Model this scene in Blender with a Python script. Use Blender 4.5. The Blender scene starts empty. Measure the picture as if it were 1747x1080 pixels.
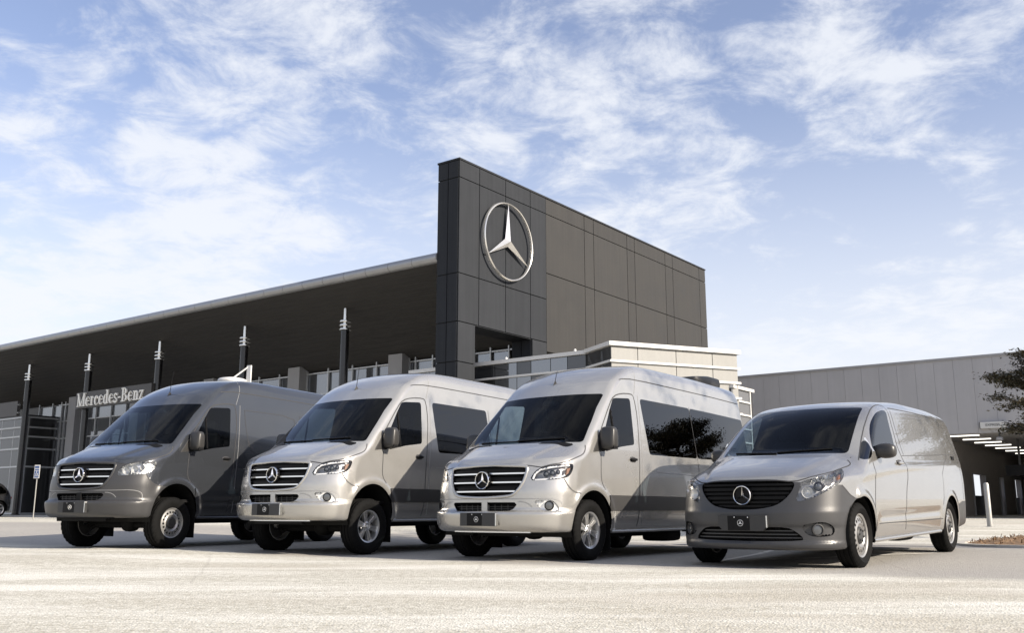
import bpy, bmesh, math, random
import numpy as np
from mathutils import Vector, Matrix

# ------------------------------------------------------------------ camera, sky, sun, exposure
S = bpy.context.scene
COL = S.collection
cd = bpy.data.cameras.new('camera'); cam = bpy.data.objects.new('camera', cd); COL.objects.link(cam)
cd.sensor_width = 36.0; cd.lens = 36.0*1616.12/1747.0; cd.clip_start = .05; cd.clip_end = 6000
cam.location = (0, 0, .59); cam.rotation_euler = (math.radians(90)+.20221, 0, 0)
S.camera = cam
SUN_AZ = (0.86, -0.51)            # horizontal direction towards the sun
SUN_EL = math.radians(25.0)
W = bpy.data.worlds.new('World'); S.world = W; W.use_nodes = True
nt = W.node_tree; nt.nodes.clear()
def N(t, **k):
    n = nt.nodes.new(t)
    for a, b in k.items(): setattr(n, a, b)
    return n
out = N('ShaderNodeOutputWorld'); bg = N('ShaderNodeBackground'); bg.inputs[1].default_value = .128
sky = N('ShaderNodeTexSky', sky_type='NISHITA', sun_disc=False, sun_elevation=SUN_EL,
        sun_rotation=math.atan2(SUN_AZ[0], SUN_AZ[1]), altitude=200, air_density=1.0, dust_density=1.2, ozone_density=1.5)
# broken cloud: noise on the direction projected to a flat cloud deck
geo = N('ShaderNodeTexCoord')
sep = N('ShaderNodeSeparateXYZ'); nt.links.new(geo.outputs['Generated'], sep.inputs[0])
zc = N('ShaderNodeMath', operation='MAXIMUM'); nt.links.new(sep.outputs[2], zc.inputs[0]); zc.inputs[1].default_value = .0
zo = N('ShaderNodeMath', operation='ADD'); nt.links.new(zc.outputs[0], zo.inputs[0]); zo.inputs[1].default_value = .16
dx = N('ShaderNodeMath', operation='DIVIDE'); nt.links.new(sep.outputs[0], dx.inputs[0]); nt.links.new(zo.outputs[0], dx.inputs[1])
dy = N('ShaderNodeMath', operation='DIVIDE'); nt.links.new(sep.outputs[1], dy.inputs[0]); nt.links.new(zo.outputs[0], dy.inputs[1])
cv = N('ShaderNodeCombineXYZ'); nt.links.new(dx.outputs[0], cv.inputs[0]); nt.links.new(dy.outputs[0], cv.inputs[1])
def wnoise(scale, detail, rough, off, dist=0.0):
    mp = N('ShaderNodeMapping'); nt.links.new(cv.outputs[0], mp.inputs[0]); mp.inputs['Location'].default_value = off
    n = N('ShaderNodeTexNoise'); nt.links.new(mp.outputs[0], n.inputs['Vector'])
    n.inputs['Scale'].default_value = scale; n.inputs['Detail'].default_value = detail
    n.inputs['Roughness'].default_value = rough; n.inputs['Distortion'].default_value = dist
    return n
n1 = wnoise(1.15, 12, .56, (5.6, 2.4, 0), .3); n2 = wnoise(6.5, 12, .66, (9.3, 4.2, 0), .35)
mx = N('ShaderNodeMath', operation='MULTIPLY_ADD'); nt.links.new(n2.outputs[0], mx.inputs[0]); mx.inputs[1].default_value = .75
nt.links.new(n1.outputs[0], mx.inputs[2])
rp = N('ShaderNodeMapRange', interpolation_type='SMOOTHSTEP'); nt.links.new(mx.outputs[0], rp.inputs[0])
rp.inputs[1].default_value = .80; rp.inputs[2].default_value = 1.06; rp.inputs[3].default_value = 0; rp.inputs[4].default_value = .86
# near the horizon the air is milky
hz = N('ShaderNodeMapRange', interpolation_type='SMOOTHSTEP'); nt.links.new(sep.outputs[2], hz.inputs[0])
hz.inputs[1].default_value = .02; hz.inputs[2].default_value = .46; hz.inputs[3].default_value = 1.0; hz.inputs[4].default_value = .10
inv = N('ShaderNodeMath', operation='SUBTRACT'); inv.inputs[0].default_value = 1; nt.links.new(hz.outputs[0], inv.inputs[1])
inv2 = N('ShaderNodeMath', operation='SUBTRACT'); inv2.inputs[0].default_value = 1; nt.links.new(rp.outputs[0], inv2.inputs[1])
mm = N('ShaderNodeMath', operation='MULTIPLY'); nt.links.new(inv.outputs[0], mm.inputs[0]); nt.links.new(inv2.outputs[0], mm.inputs[1])
cm = N('ShaderNodeMath', operation='SUBTRACT'); cm.inputs[0].default_value = 1; nt.links.new(mm.outputs[0], cm.inputs[1])
SKYMUL = N('ShaderNodeMix', data_type='RGBA', blend_type='MULTIPLY'); SKYMUL.inputs['Factor'].default_value = 1
nt.links.new(sky.outputs[0], SKYMUL.inputs[6]); SKYMUL.inputs[7].default_value = (.98, .88, .95, 1)
mixc = N('ShaderNodeMix', data_type='RGBA'); nt.links.new(cm.outputs[0], mixc.inputs[0]); nt.links.new(SKYMUL.outputs[2], mixc.inputs[6])
mixc.inputs[7].default_value = (4.35, 4.48, 4.75, 1)
nt.links.new(mixc.outputs[2], bg.inputs[0]); nt.links.new(bg.outputs[0], out.inputs[0])
sl = bpy.data.lights.new('sun', 'SUN'); so = bpy.data.objects.new('sun', sl); COL.objects.link(so)
sl.energy = 5.0; sl.angle = math.radians(.53); sl.color = (1.0, .90, .76)
sd = Vector((SUN_AZ[0]*math.cos(SUN_EL), SUN_AZ[1]*math.cos(SUN_EL), math.sin(SUN_EL)))
so.rotation_euler = sd.to_track_quat('Z', 'Y').to_euler(); so.location = sd*60
S.view_settings.view_transform = 'Standard'; S.view_settings.look = 'None'
S.view_settings.exposure = 0.74; S.view_settings.gamma = 1.0; S.view_settings.use_curve_mapping = False
S.render.engine = 'CYCLES'
S.cycles.max_bounces = 8; S.cycles.transparent_max_bounces = 12; S.cycles.caustics_reflective = False; S.cycles.caustics_refractive = False
S.cycles.use_denoising = True

# ------------------------------------------------------------------ materials
MATS = {}
def material(name):
    m = bpy.data.materials.new(name); m.use_nodes = True; MATS[name] = m
    t = m.node_tree; p = t.nodes['Principled BSDF']; return m, t, p
def simple(name, col, rough=.5, metal=0.0, coat=0.0, spec=.5, var=0.0, vscale=3.0, bump=0.0, bscale=60.0, coatr=.03, panel=0.0):
    m, t, p = material(name)
    p.inputs['Base Color'].default_value = (*col, 1); p.inputs['Roughness'].default_value = rough
    p.inputs['Metallic'].default_value = metal; p.inputs['Coat Weight'].default_value = coat; p.inputs['Coat Roughness'].default_value = coatr
    p.inputs['Specular IOR Level'].default_value = spec
    if var or bump:
        tc = t.nodes.new('ShaderNodeTexCoord')
    if var:
        n = t.nodes.new('ShaderNodeTexNoise'); n.inputs['Scale'].default_value = vscale; n.inputs['Detail'].default_value = 8; n.inputs['Roughness'].default_value = .65
        t.links.new(tc.outputs['Object'], n.inputs['Vector'])
        r = t.nodes.new('ShaderNodeMapRange'); r.inputs[1].default_value = .3; r.inputs[2].default_value = .7; r.inputs[3].default_value = 1-var; r.inputs[4].default_value = 1+var
        t.links.new(n.outputs[0], r.inputs[0])
        x = t.nodes.new('ShaderNodeMix'); x.data_type = 'RGBA'; x.blend_type = 'MULTIPLY'; x.inputs[0].default_value = 1
        x.inputs[6].default_value = (*col, 1); t.links.new(r.outputs[0], x.inputs[7]); last = x.outputs[2]
        if panel:   # each panel weathers a little differently, with faint rain streaks
            oi = t.nodes.new('ShaderNodeObjectInfo'); ro = t.nodes.new('ShaderNodeMapRange'); ro.inputs[3].default_value = 1-panel; ro.inputs[4].default_value = 1+panel; t.links.new(oi.outputs['Random'], ro.inputs[0])
            mp = t.nodes.new('ShaderNodeMapping'); mp.inputs['Scale'].default_value = (5, 5, .12); t.links.new(tc.outputs['Object'], mp.inputs[0])
            ns = t.nodes.new('ShaderNodeTexNoise'); ns.inputs['Scale'].default_value = 1.5; ns.inputs['Detail'].default_value = 6; t.links.new(mp.outputs[0], ns.inputs['Vector'])
            rs = t.nodes.new('ShaderNodeMapRange'); rs.inputs[1].default_value = .35; rs.inputs[2].default_value = .7; rs.inputs[3].default_value = 1+panel; rs.inputs[4].default_value = 1-1.6*panel; t.links.new(ns.outputs[0], rs.inputs[0])
            ml = t.nodes.new('ShaderNodeMath'); ml.operation = 'MULTIPLY'; t.links.new(ro.outputs[0], ml.inputs[0]); t.links.new(rs.outputs[0], ml.inputs[1])
            x2 = t.nodes.new('ShaderNodeMix'); x2.data_type = 'RGBA'; x2.blend_type = 'MULTIPLY'; x2.inputs[0].default_value = 1; t.links.new(last, x2.inputs[6]); t.links.new(ml.outputs[0], x2.inputs[7]); last = x2.outputs[2]
        t.links.new(last, p.inputs['Base Color'])
        r2 = t.nodes.new('ShaderNodeMapRange'); r2.inputs[1].default_value = .3; r2.inputs[2].default_value = .7; r2.inputs[3].default_value = max(0, rough-.08); r2.inputs[4].default_value = min(1, rough+.08)
        t.links.new(n.outputs[0], r2.inputs[0]); t.links.new(r2.outputs[0], p.inputs['Roughness'])
    if bump:
        n2 = t.nodes.new('ShaderNodeTexNoise'); n2.inputs['Scale'].default_value = bscale; n2.inputs['Detail'].default_value = 4
        t.links.new(tc.outputs['Object'], n2.inputs['Vector'])
        b = t.nodes.new('ShaderNodeBump'); b.inputs['Strength'].default_value = bump; b.inputs['Distance'].default_value = .01
        t.links.new(n2.outputs[0], b.inputs['Height']); t.links.new(b.outputs[0], p.inputs['Normal'])
    return m
def glassy(name, tint, refl=.04, rough=0.0, mixback=0.0):
    """thin pane: fresnel mirror over a tinted see-through sheet"""
    m = bpy.data.materials.new(name); m.use_nodes = True; MATS[name] = m; t = m.node_tree; t.nodes.clear()
    o = t.nodes.new('ShaderNodeOutputMaterial'); tr = t.nodes.new('ShaderNodeBsdfTransparent'); tr.inputs[0].default_value = (*tint, 1)
    gl = t.nodes.new('ShaderNodeBsdfGlossy'); gl.inputs['Roughness'].default_value = rough; gl.inputs['Color'].default_value = (1, 1, 1, 1)
    # Schlick reflectance, the same from both faces of the pane
    ge = t.nodes.new('ShaderNodeNewGeometry'); dt = t.nodes.new('ShaderNodeVectorMath'); dt.operation = 'DOT_PRODUCT'; t.links.new(ge.outputs['Normal'], dt.inputs[0]); t.links.new(ge.outputs['Incoming'], dt.inputs[1])
    ab_ = t.nodes.new('ShaderNodeMath'); ab_.operation = 'ABSOLUTE'; t.links.new(dt.outputs['Value'], ab_.inputs[0])
    om = t.nodes.new('ShaderNodeMath'); om.operation = 'SUBTRACT'; om.inputs[0].default_value = 1; t.links.new(ab_.outputs[0], om.inputs[1]); om.use_clamp = True
    pw = t.nodes.new('ShaderNodeMath'); pw.operation = 'POWER'; t.links.new(om.outputs[0], pw.inputs[0]); pw.inputs[1].default_value = 5
    fr = t.nodes.new('ShaderNodeMath'); fr.operation = 'MULTIPLY_ADD'; t.links.new(pw.outputs[0], fr.inputs[0]); fr.inputs[1].default_value = 1-refl; fr.inputs[2].default_value = refl; fr.use_clamp = True
    mx_ = t.nodes.new('ShaderNodeMixShader'); t.links.new(fr.outputs[0], mx_.inputs[0]); t.links.new(tr.outputs[0], mx_.inputs[1]); t.links.new(gl.outputs[0], mx_.inputs[2])
    t.links.new(mx_.outputs[0], o.inputs[0]); return m
def car_paint(name, col, metal, rough, coat=.8, inside=(.006, .006, .0065)):
    """metallic clear-coated paint outside, dark trim on the inner face of the shell"""
    m, t, p = material(name)
    p.inputs['Metallic'].default_value = metal; p.inputs['Roughness'].default_value = rough
    p.inputs['Coat Weight'].default_value = coat; p.inputs['Coat Roughness'].default_value = .02
    tc = t.nodes.new('ShaderNodeTexCoord')
    fl = t.nodes.new('ShaderNodeTexNoise'); fl.inputs['Scale'].default_value = 5; fl.inputs['Detail'].default_value = 6; t.links.new(tc.outputs['Object'], fl.inputs['Vector'])
    r = t.nodes.new('ShaderNodeMapRange'); r.inputs[1].default_value = .3; r.inputs[2].default_value = .7; r.inputs[3].default_value = .96; r.inputs[4].default_value = 1.03; t.links.new(fl.outputs[0], r.inputs[0])
    # road dust towards the sills
    sp = t.nodes.new('ShaderNodeSeparateXYZ'); t.links.new(tc.outputs['Object'], sp.inputs[0])
    d = t.nodes.new('ShaderNodeMapRange'); d.inputs[1].default_value = .3; d.inputs[2].default_value = .75; d.inputs[3].default_value = .25; d.inputs[4].default_value = 0; t.links.new(sp.outputs[2], d.inputs[0])
    dn = t.nodes.new('ShaderNodeMath'); dn.operation = 'MULTIPLY'; t.links.new(d.outputs[0], dn.inputs[0]); t.links.new(fl.outputs[0], dn.inputs[1])
    a = t.nodes.new('ShaderNodeMix'); a.data_type = 'RGBA'; a.blend_type = 'MULTIPLY'; a.inputs[0].default_value = 1; a.inputs[6].default_value = (*col, 1); t.links.new(r.outputs[0], a.inputs[7])
    b = t.nodes.new('ShaderNodeMix'); b.data_type = 'RGBA'; t.links.new(dn.outputs[0], b.inputs[0]); t.links.new(a.outputs[2], b.inputs[6]); b.inputs[7].default_value = (.20, .17, .13, 1)
    g = t.nodes.new('ShaderNodeNewGeometry')
    c = t.nodes.new('ShaderNodeMix'); c.data_type = 'RGBA'; t.links.new(g.outputs['Backfacing'], c.inputs[0]); t.links.new(b.outputs[2], c.inputs[6]); c.inputs[7].default_value = (*inside, 1)
    t.links.new(c.outputs[2], p.inputs['Base Color'])
    inv_ = t.nodes.new('ShaderNodeMath'); inv_.operation = 'SUBTRACT'; inv_.inputs[0].default_value = 1; t.links.new(g.outputs['Backfacing'], inv_.inputs[1])
    for nm, v in (('Metallic', metal), ('Coat Weight', coat)):
        q = t.nodes.new('ShaderNodeMath'); q.operation = 'MULTIPLY'; q.inputs[1].default_value = v; t.links.new(inv_.outputs[0], q.inputs[0]); t.links.new(q.outputs[0], p.inputs[nm])
    return m
car_paint('silver_paint', (.445, .436, .415), .64, .26, 1.0)
car_paint('silver_paint_grey', (.345, .338, .322), .66, .25, 1.0)
car_paint('grey_paint', (.056, .061, .070), .55, .22, .9)
simple('grey_plastic', (.038, .038, .0395), .36, bump=.04, bscale=300)
simple('dark_cladding', (.035, .034, .034), .42)
simple('black_plastic', (.006, .006, .0065), .6, spec=.15)
simple('gloss_black', (.005, .005, .006), .3, spec=.15)
simple('mirror_plastic', (.030, .029, .028), .38)
simple('rubber', (.0065, .0065, .0065), .75, spec=.10, var=.25, vscale=12)
simple('seam', (.03, .03, .032), .7)
simple('seam_light', (.22, .22, .22), .5)
simple('chrome', (.86, .86, .85), .10, metal=1)
simple('satin_chrome', (.72, .72, .71), .22, metal=1)
simple('satin_silver', (.80, .79, .76), .28, metal=.55, coat=.3)
simple('bezel_bright', (.80, .79, .76), .25, metal=.35, coat=.5)
simple('star_metal', (.78, .76, .72), .22, metal=.8)
simple('alloy', (.70, .70, .69), .28, metal=.85, coat=.4)
simple('steel_wheel', (.31, .305, .295), .35, metal=.6, coat=.3)
simple('hub_black', (.03, .03, .03), .5)
simple('amber', (.17, .065, .02), .3, coat=.3)
simple('interior', (.006, .006, .0065), .8, spec=.2)
simple('seat_cloth', (.008, .008, .009), .9, spec=.2, var=.2, vscale=20)
simple('plate_black', (.02, .02, .021), .35)
simple('plate_white', (.78, .78, .76), .4)
simple('lamp_white', (.8, .8, .8), .2, coat=.6)
simple('underbody', (.008, .008, .0075), .8, spec=.2, var=.3, vscale=8)
glassy('windscreen_glass', (.40, .50, .58), .011)
glassy('door_glass', (.48, .54, .56), .028)
glassy('privacy_glass', (.012, .013, .015), .075)
glassy('lens_glass', (.93, .94, .95), .05)
simple('lamp_reflector', (.66, .66, .65), .28, metal=.55)
simple('lamp_dark', (.26, .26, .265), .35, metal=.5)
simple('lamp_projector', (.06, .065, .07), .05, coat=1)

# ------------------------------------------------------------------ mesh helpers
def link(name, me, parent=None, mat=None):
    o = bpy.data.objects.new(name, me); COL.objects.link(o)
    if parent is not None: o.parent = parent
    if mat is not None and me is not None and len(me.materials) == 0: me.materials.append(MATS[mat])
    return o
def tag(o, label, cat=None, group=None, kind=None):
    if label: o['label'] = label
    if cat: o['category'] = cat
    if group: o['group'] = group
    if kind: o['kind'] = kind
    return o
def empty(name, loc=(0, 0, 0), rz=0.0, parent=None):
    o = bpy.data.objects.new(name, None); COL.objects.link(o); o.location = loc; o.rotation_euler = (0, 0, rz); o.empty_display_size = .3
    if parent is not None: o.parent = parent
    return o
class MB:
    """collects simple shapes into one mesh"""
    def __init__(s): s.v = []; s.f = []
    def add(s, v, f):
        n = len(s.v); s.v += [tuple(p) for p in v]; s.f += [tuple(i+n for i in q) for q in f]; return s
    def box(s, x0, x1, y0, y1, z0, z1):
        v = [(x, y, z) for z in (z0, z1) for y in (y0, y1) for x in (x0, x1)]
        return s.add(v, [(0, 2, 3, 1), (4, 5, 7, 6), (0, 1, 5, 4), (2, 6, 7, 3), (0, 4, 6, 2), (1, 3, 7, 5)])
    def bar(s, p, q, w, h_, up=(0, 0, 1)):
        p = Vector(p); q = Vector(q); d = (q-p).normalized(); up = Vector(up)
        if abs(d.dot(up)) > .98: up = Vector((1, 0, 0))
        r = d.cross(up).normalized(); u = r.cross(d).normalized()
        v = [c+r*a*w/2+u*b*h_/2 for c in (p, q) for a, b in ((-1, -1), (1, -1), (1, 1), (-1, 1))]
        return s.add(v, [(0, 1, 2, 3), (7, 6, 5, 4), (0, 4, 5, 1), (1, 5, 6, 2), (2, 6, 7, 3), (3, 7, 4, 0)])
    def tube(s, pts, r, n=8, cap=True):
        pts = [Vector(p) for p in pts]; rs = r if isinstance(r, (list, tuple)) else [r]*len(pts); rings = []
        prev = None
        for i, p in enumerate(pts):
            d = (pts[min(i+1, len(pts)-1)]-pts[max(i-1, 0)]).normalized()
            a = prev if prev is not None and abs(prev.dot(d)) < .95 else (Vector((0, 0, 1)) if abs(d.z) < .9 else Vector((1, 0, 0)))
            u = (a-d*a.dot(d)).normalized(); w = d.cross(u); prev = u
            rings.append([p+(u*math.cos(2*math.pi*k/n)+w*math.sin(2*math.pi*k/n))*rs[i] for k in range(n)])
        v = [p for R in rings for p in R]; f = []
        for i in range(len(pts)-1):
            for k in range(n): f.append((i*n+k, i*n+(k+1) % n, (i+1)*n+(k+1) % n, (i+1)*n+k))
        if cap: f.append(tuple(range(n-1, -1, -1))); f.append(tuple((len(pts)-1)*n+k for k in range(n)))
        return s.add(v, f)
    def lathe(s, prof, n=32, axis='z', c=(0, 0, 0), closed=False, a0=0.0, a1=2*math.pi):
        """prof: (radius, height) pairs"""
        full = abs(a1-a0-2*math.pi) < 1e-6; m = n if full else n+1; v = []
        for (r, h_) in prof:
            for k in range(m):
                a = a0+(a1-a0)*k/n; p = (r*math.cos(a), r*math.sin(a), h_)
                if axis == 'y': p = (p[0], p[2], p[1])
                elif axis == 'x': p = (p[2], p[0], p[1])
                v.append((p[0]+c[0], p[1]+c[1], p[2]+c[2]))
        f = []; L = len(prof)
        for i in range(L if closed else L-1):
            j = (i+1) % L
            for k in range(n if full else m-1):
                k2 = (k+1) % m; f.append((i*m+k, i*m+k2, j*m+k2, j*m+k))
        return s.add(v, f)
    def prism(s, poly, fn0, fn1):
        """poly in 2D, extruded between the maps fn0 and fn1"""
        n = len(poly); v = [fn0(*p) for p in poly]+[fn1(*p) for p in poly]
        f = [tuple(range(n)), tuple(range(2*n-1, n-1, -1))]+[(i, (i+1) % n, n+(i+1) % n, n+i) for i in range(n)]
        return s.add(v, f)
    def mesh(s, name, smooth=None, fix=True):
        me = bpy.data.meshes.new(name); me.from_pydata([tuple(p) for p in s.v], [], s.f)
        if fix:
            b = bmesh.new(); b.from_mesh(me); bmesh.ops.recalc_face_normals(b, faces=b.faces); b.to_mesh(me); b.free()
        if smooth is not None:
            me.shade_smooth(); me.set_sharp_from_angle(angle=math.radians(smooth))
        me.update(); return me
    def build(s, name, mat, parent=None, smooth=None, fix=True):
        return link(name, s.mesh(name, smooth, fix), parent, mat)
def box(name, mat, parent, x0, x1, y0, y1, z0, z1, bev=0.0):
    m = MB().box(x0, x1, y0, y1, z0, z1); me = m.mesh(name)
    if bev:
        b = bmesh.new(); b.from_mesh(me); bmesh.ops.bevel(b, geom=list(b.edges), offset=bev, segments=1, affect='EDGES', profile=.5); b.to_mesh(me); b.free()
    return link(name, me, parent, mat)
def rounded(m, c, size, e=4.0, n=10, taper=None):
    """superellipsoid block"""
    v = []; f = []; K = 2*n
    for i in range(n+1):
        th = -math.pi/2+math.pi*i/n
        for k in range(K):
            ph = 2*math.pi*k/K; pw = lambda t: math.copysign(abs(t)**(2/e), t)
            p = [pw(math.cos(th))*pw(math.cos(ph))*size[0]/2, pw(math.cos(th))*pw(math.sin(ph))*size[1]/2, pw(math.sin(th))*size[2]/2]
            if taper: p = taper(p)
            v.append((p[0]+c[0], p[1]+c[1], p[2]+c[2]))
    for i in range(n):
        for k in range(K): f.append((i*K+k, i*K+(k+1) % K, (i+1)*K+(k+1) % K, (i+1)*K+k))
    return m.add(v, f)
def emblem(m, c, R, ax, up, nrm, depth=.02, ring=.075, spoke=.155, n=40):
    """three-pointed star in a ring; c centre, ax right, up up, nrm towards the viewer"""
    c = Vector(c); ax = Vector(ax); up = Vector(up); nrm = Vector(nrm)
    P = lambda x, y, z: c+ax*x+up*y+nrm*z
    sec = [(R*(1-2*ring), depth*.35), (R*(1-1.6*ring), depth*.9), (R*(1-ring), depth), (R*(1-.3*ring), depth*.75), (R, depth*.2), (R*(1-ring), 0)]
    v = [P(r*math.cos(2*math.pi*k/n), r*math.sin(2*math.pi*k/n), z) for r, z in sec for k in range(n)]; L = len(sec)
    m.add(v, [(i*n+k, i*n+(k+1) % n, ((i+1) % L)*n+(k+1) % n, ((i+1) % L)*n+k) for i in range(L) for k in range(n)])
    r = R*(1-1.5*ring)
    for k in range(3):
        a = math.radians(90+120*k); b = a+math.radians(60); d = a-math.radians(60); s_ = R*spoke
        v = [P(0, 0, depth*1.25), P(r*math.cos(a), r*math.sin(a), depth*.5), P(s_*math.cos(b), s_*math.sin(b), depth*.25), P(s_*math.cos(d), s_*math.sin(d), depth*.25)]
        m.add(v, [(0, 2, 1), (0, 1, 3)])
    return m

# ------------------------------------------------------------------ ground
def ss(a, b, t):
    t = np.clip((np.asarray(t, float)-a)/(b-a), 0, 1); return t*t*(3-2*t)
def gz(x, y):
    x = np.asarray(x, float); y = np.asarray(y, float)
    z = .045*ss(2.2, 4.6, -(x-.35*(y-14)))*(1-ss(22, 28, y))*ss(8, 12, y)
    z = z+.05*ss(3.2, 4.7, x)*ss(11.2, 13.6, y)*(1-ss(20, 26, y))
    return z+.25*ss(19, 27, y)+.08*ss(40, 54, y)
def axis_steps(lo, hi, st, far):
    a = list(np.arange(lo, hi+1e-6, st)); return np.array([-f for f in far[::-1] if -f < lo]+a+[f for f in far if f > hi])
gx = axis_steps(-60, 60, .8, [90, 150, 300, 800, 2500]); gy = np.array([-2500, -800, -200, -60, -20]+list(np.arange(-8, 70, .8))+[90, 140, 300, 800, 2500])
GX, GY = np.meshgrid(gx, gy); GZ = gz(GX, GY); nx_, ny_ = len(gx), len(gy)
gv = np.stack([GX, GY, GZ], -1).reshape(-1, 3)
ii = (np.arange(ny_-1)[:, None]*nx_+np.arange(nx_-1)[None]).reshape(-1)
me = bpy.data.meshes.new('ground'); me.from_pydata(gv.tolist(), [], np.stack([ii, ii+1, ii+nx_+1, ii+nx_], -1).tolist()); me.shade_smooth()
m, t, p = material('pavement')
def tn(t, typ, **k):
    n = t.nodes.new(typ)
    for a, b in k.items(): setattr(n, a, b)
    return n
def noise(t, vec, scale, detail=6, rough=.6, dist=0.0):
    n = tn(t, 'ShaderNodeTexNoise'); n.inputs['Scale'].default_value = scale; n.inputs['Detail'].default_value = detail
    n.inputs['Roughness'].default_value = rough; n.inputs['Distortion'].default_value = dist; t.links.new(vec, n.inputs['Vector']); return n.outputs[0]
def rng(t, src, a, b, c, d, smooth=False):
    r = tn(t, 'ShaderNodeMapRange'); r.interpolation_type = 'SMOOTHSTEP' if smooth else 'LINEAR'
    for i, v in enumerate((a, b, c, d)): r.inputs[i+1].default_value = v
    t.links.new(src, r.inputs[0]); return r.outputs[0]
def mixrgb(t, fac, a, b, mode='MIX'):
    x = tn(t, 'ShaderNodeMix', data_type='RGBA', blend_type=mode)
    for i, v in ((0, fac), (6, a), (7, b)):
        if isinstance(v, (int, float)): x.inputs[i].default_value = v
        elif isinstance(v, tuple): x.inputs[i].default_value = (*v, 1)
        else: t.links.new(v, x.inputs[i])
    return x.outputs[2]
def math2(t, op, a, b):
    x = tn(t, 'ShaderNodeMath', operation=op)
    for i, v in ((0, a), (1, b)):
        if isinstance(v, (int, float)): x.inputs[i].default_value = v
        else: t.links.new(v, x.inputs[i])
    return x.outputs[0]
tc = tn(t, 'ShaderNodeTexCoord'); P_ = tc.outputs['Object']; sx = tn(t, 'ShaderNodeSeparateXYZ'); t.links.new(P_, sx.inputs[0])
# pale speckled colour in front, greyer where the vans stand, pale again behind
edge = math2(t, 'ADD', math2(t, 'MULTIPLY', sx.outputs[0], .60), sx.outputs[1])       # runs parallel to the row of bumpers
wob = math2(t, 'MULTIPLY_ADD', noise(t, P_, .55, 5, .6), 1.6)
edgew = math2(t, 'ADD', edge, math2(t, 'MULTIPLY', noise(t, P_, .7, 6, .65), 1.1))
near = rng(t, edgew, 11.1, 12.1, 1, 0, True)
far = rng(t, edgew, 19.5, 21.5, 0, 1, True)
pale_ground = math2(t, 'MAXIMUM', near, far)
mp_ = tn(t, 'ShaderNodeMapping'); mp_.inputs['Rotation'].default_value = (0, 0, .55); mp_.inputs['Scale'].default_value = (.35, 1.2, 1); t.links.new(P_, mp_.inputs[0])
streak = noise(t, mp_.outputs[0], .9, 6, .6, .3); fine = noise(t, P_, 55, 3, .7); mid = noise(t, P_, 14, 5, .75); big = noise(t, P_, .25, 4, .5)
vor = tn(t, 'ShaderNodeTexVoronoi'); vor.inputs['Scale'].default_value = 70; t.links.new(P_, vor.inputs['Vector'])
stones = mixrgb(t, rng(t, mid, .38, .62, 0, 1), (.41, .39, .325), (.67, .655, .585))
stones = mixrgb(t, rng(t, streak, .42, .66, 0, .75, True), stones, (.80, .79, .73))
stones = mixrgb(t, rng(t, vor.outputs['Distance'], .0, .16, .34, 0), stones, (.15, .12, .09))
stones = mixrgb(t, rng(t, fine, .53, .63, 0, .62), stones, (.24, .205, .145))
stones = mixrgb(t, rng(t, noise(t, P_, 90, 2, .6), .58, .66, 0, .75), stones, (.10, .085, .06))
stones = mixrgb(t, rng(t, noise(t, mp_.outputs[0], .45, 5, .6, .6), .46, .66, 0, .45, True), stones, (.40, .36, .29))
grey_ground = mixrgb(t, rng(t, mid, .35, .65, 0, 1), (.32, .305, .28), (.42, .40, .365))
grey_ground = mixrgb(t, rng(t, big, .35, .65, 0, .5), grey_ground, (.28, .268, .25))
grey_ground = mixrgb(t, rng(t, fine, .5, .75, 0, .45), grey_ground, (.48, .46, .42))
colr = mixrgb(t, pale_ground, grey_ground, stones)
cr = tn(t, 'ShaderNodeTexVoronoi', feature='DISTANCE_TO_EDGE'); cr.inputs['Scale'].default_value = .22
wv = tn(t, 'ShaderNodeMix', data_type='VECTOR'); wv.inputs[0].default_value = .12
nz = tn(t, 'ShaderNodeTexNoise'); nz.inputs['Scale'].default_value = 1.4; nz.inputs['Detail'].default_value = 6; t.links.new(P_, nz.inputs['Vector'])
t.links.new(P_, wv.inputs[4]); t.links.new(nz.outputs['Color'], wv.inputs[5]); t.links.new(wv.outputs[1], cr.inputs['Vector'])
colr = mixrgb(t, rng(t, cr.outputs[0], 0, .003, .18, 0), colr, (.07, .06, .05))
t.links.new(colr, p.inputs['Base Color']); p.inputs['Roughness'].default_value = .88; p.inputs['Specular IOR Level'].default_value = .25
bp_ = tn(t, 'ShaderNodeBump'); bp_.inputs['Strength'].default_value = .55; bp_.inputs['Distance'].default_value = .012
t.links.new(math2(t, 'ADD', math2(t, 'ADD', math2(t, 'MULTIPLY', fine, .5), mid), math2(t, 'MULTIPLY', vor.outputs['Distance'], .8)), bp_.inputs['Height']); t.links.new(bp_.outputs[0], p.inputs['Normal'])
g = link('ground', me, None, 'pavement'); tag(g, None, kind='structure')

# ------------------------------------------------------------------ dealership buildings
simple('tower_metal', (.032, .0345, .039), .6, spec=.04, var=.06, vscale=1.2, panel=0.05)
simple('brown_metal', (.0365, .0355, .034), .55, spec=.2, var=.07, vscale=.8, panel=0.05)
simple('joint', (.008, .008, .008), .8)
simple('cream_panel', (.212, .212, .203), .5, var=.05, vscale=1.0, panel=0.03)
simple('white_trim', (.58, .575, .56), .35)
simple('grey_trim', (.50, .51, .52), .35, metal=.4)
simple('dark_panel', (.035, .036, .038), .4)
simple('grey_pier', (.30, .30, .31), .6, var=.08, vscale=2)
simple('eave_metal', (.32, .325, .335), .36, metal=.5, var=.06, vscale=1.5)
simple('roof_membrane', (.3, .3, .3), .8)
simple('wall_grey', (.38, .375, .385), .6, var=.05, vscale=.7, panel=0.02)
simple('wall_joint', (.12, .12, .125), .8)
simple('ceiling_grey', (.40, .38, .37), .8)
simple('pole_black', (.010, .010, .011), .25, coat=.3)
simple('sign_board', (.055, .052, .050), .5)
simple('letter_white', (.82, .80, .74), .3)
simple('bay_glass', (.13, .135, .145), .12, spec=.3)
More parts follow.
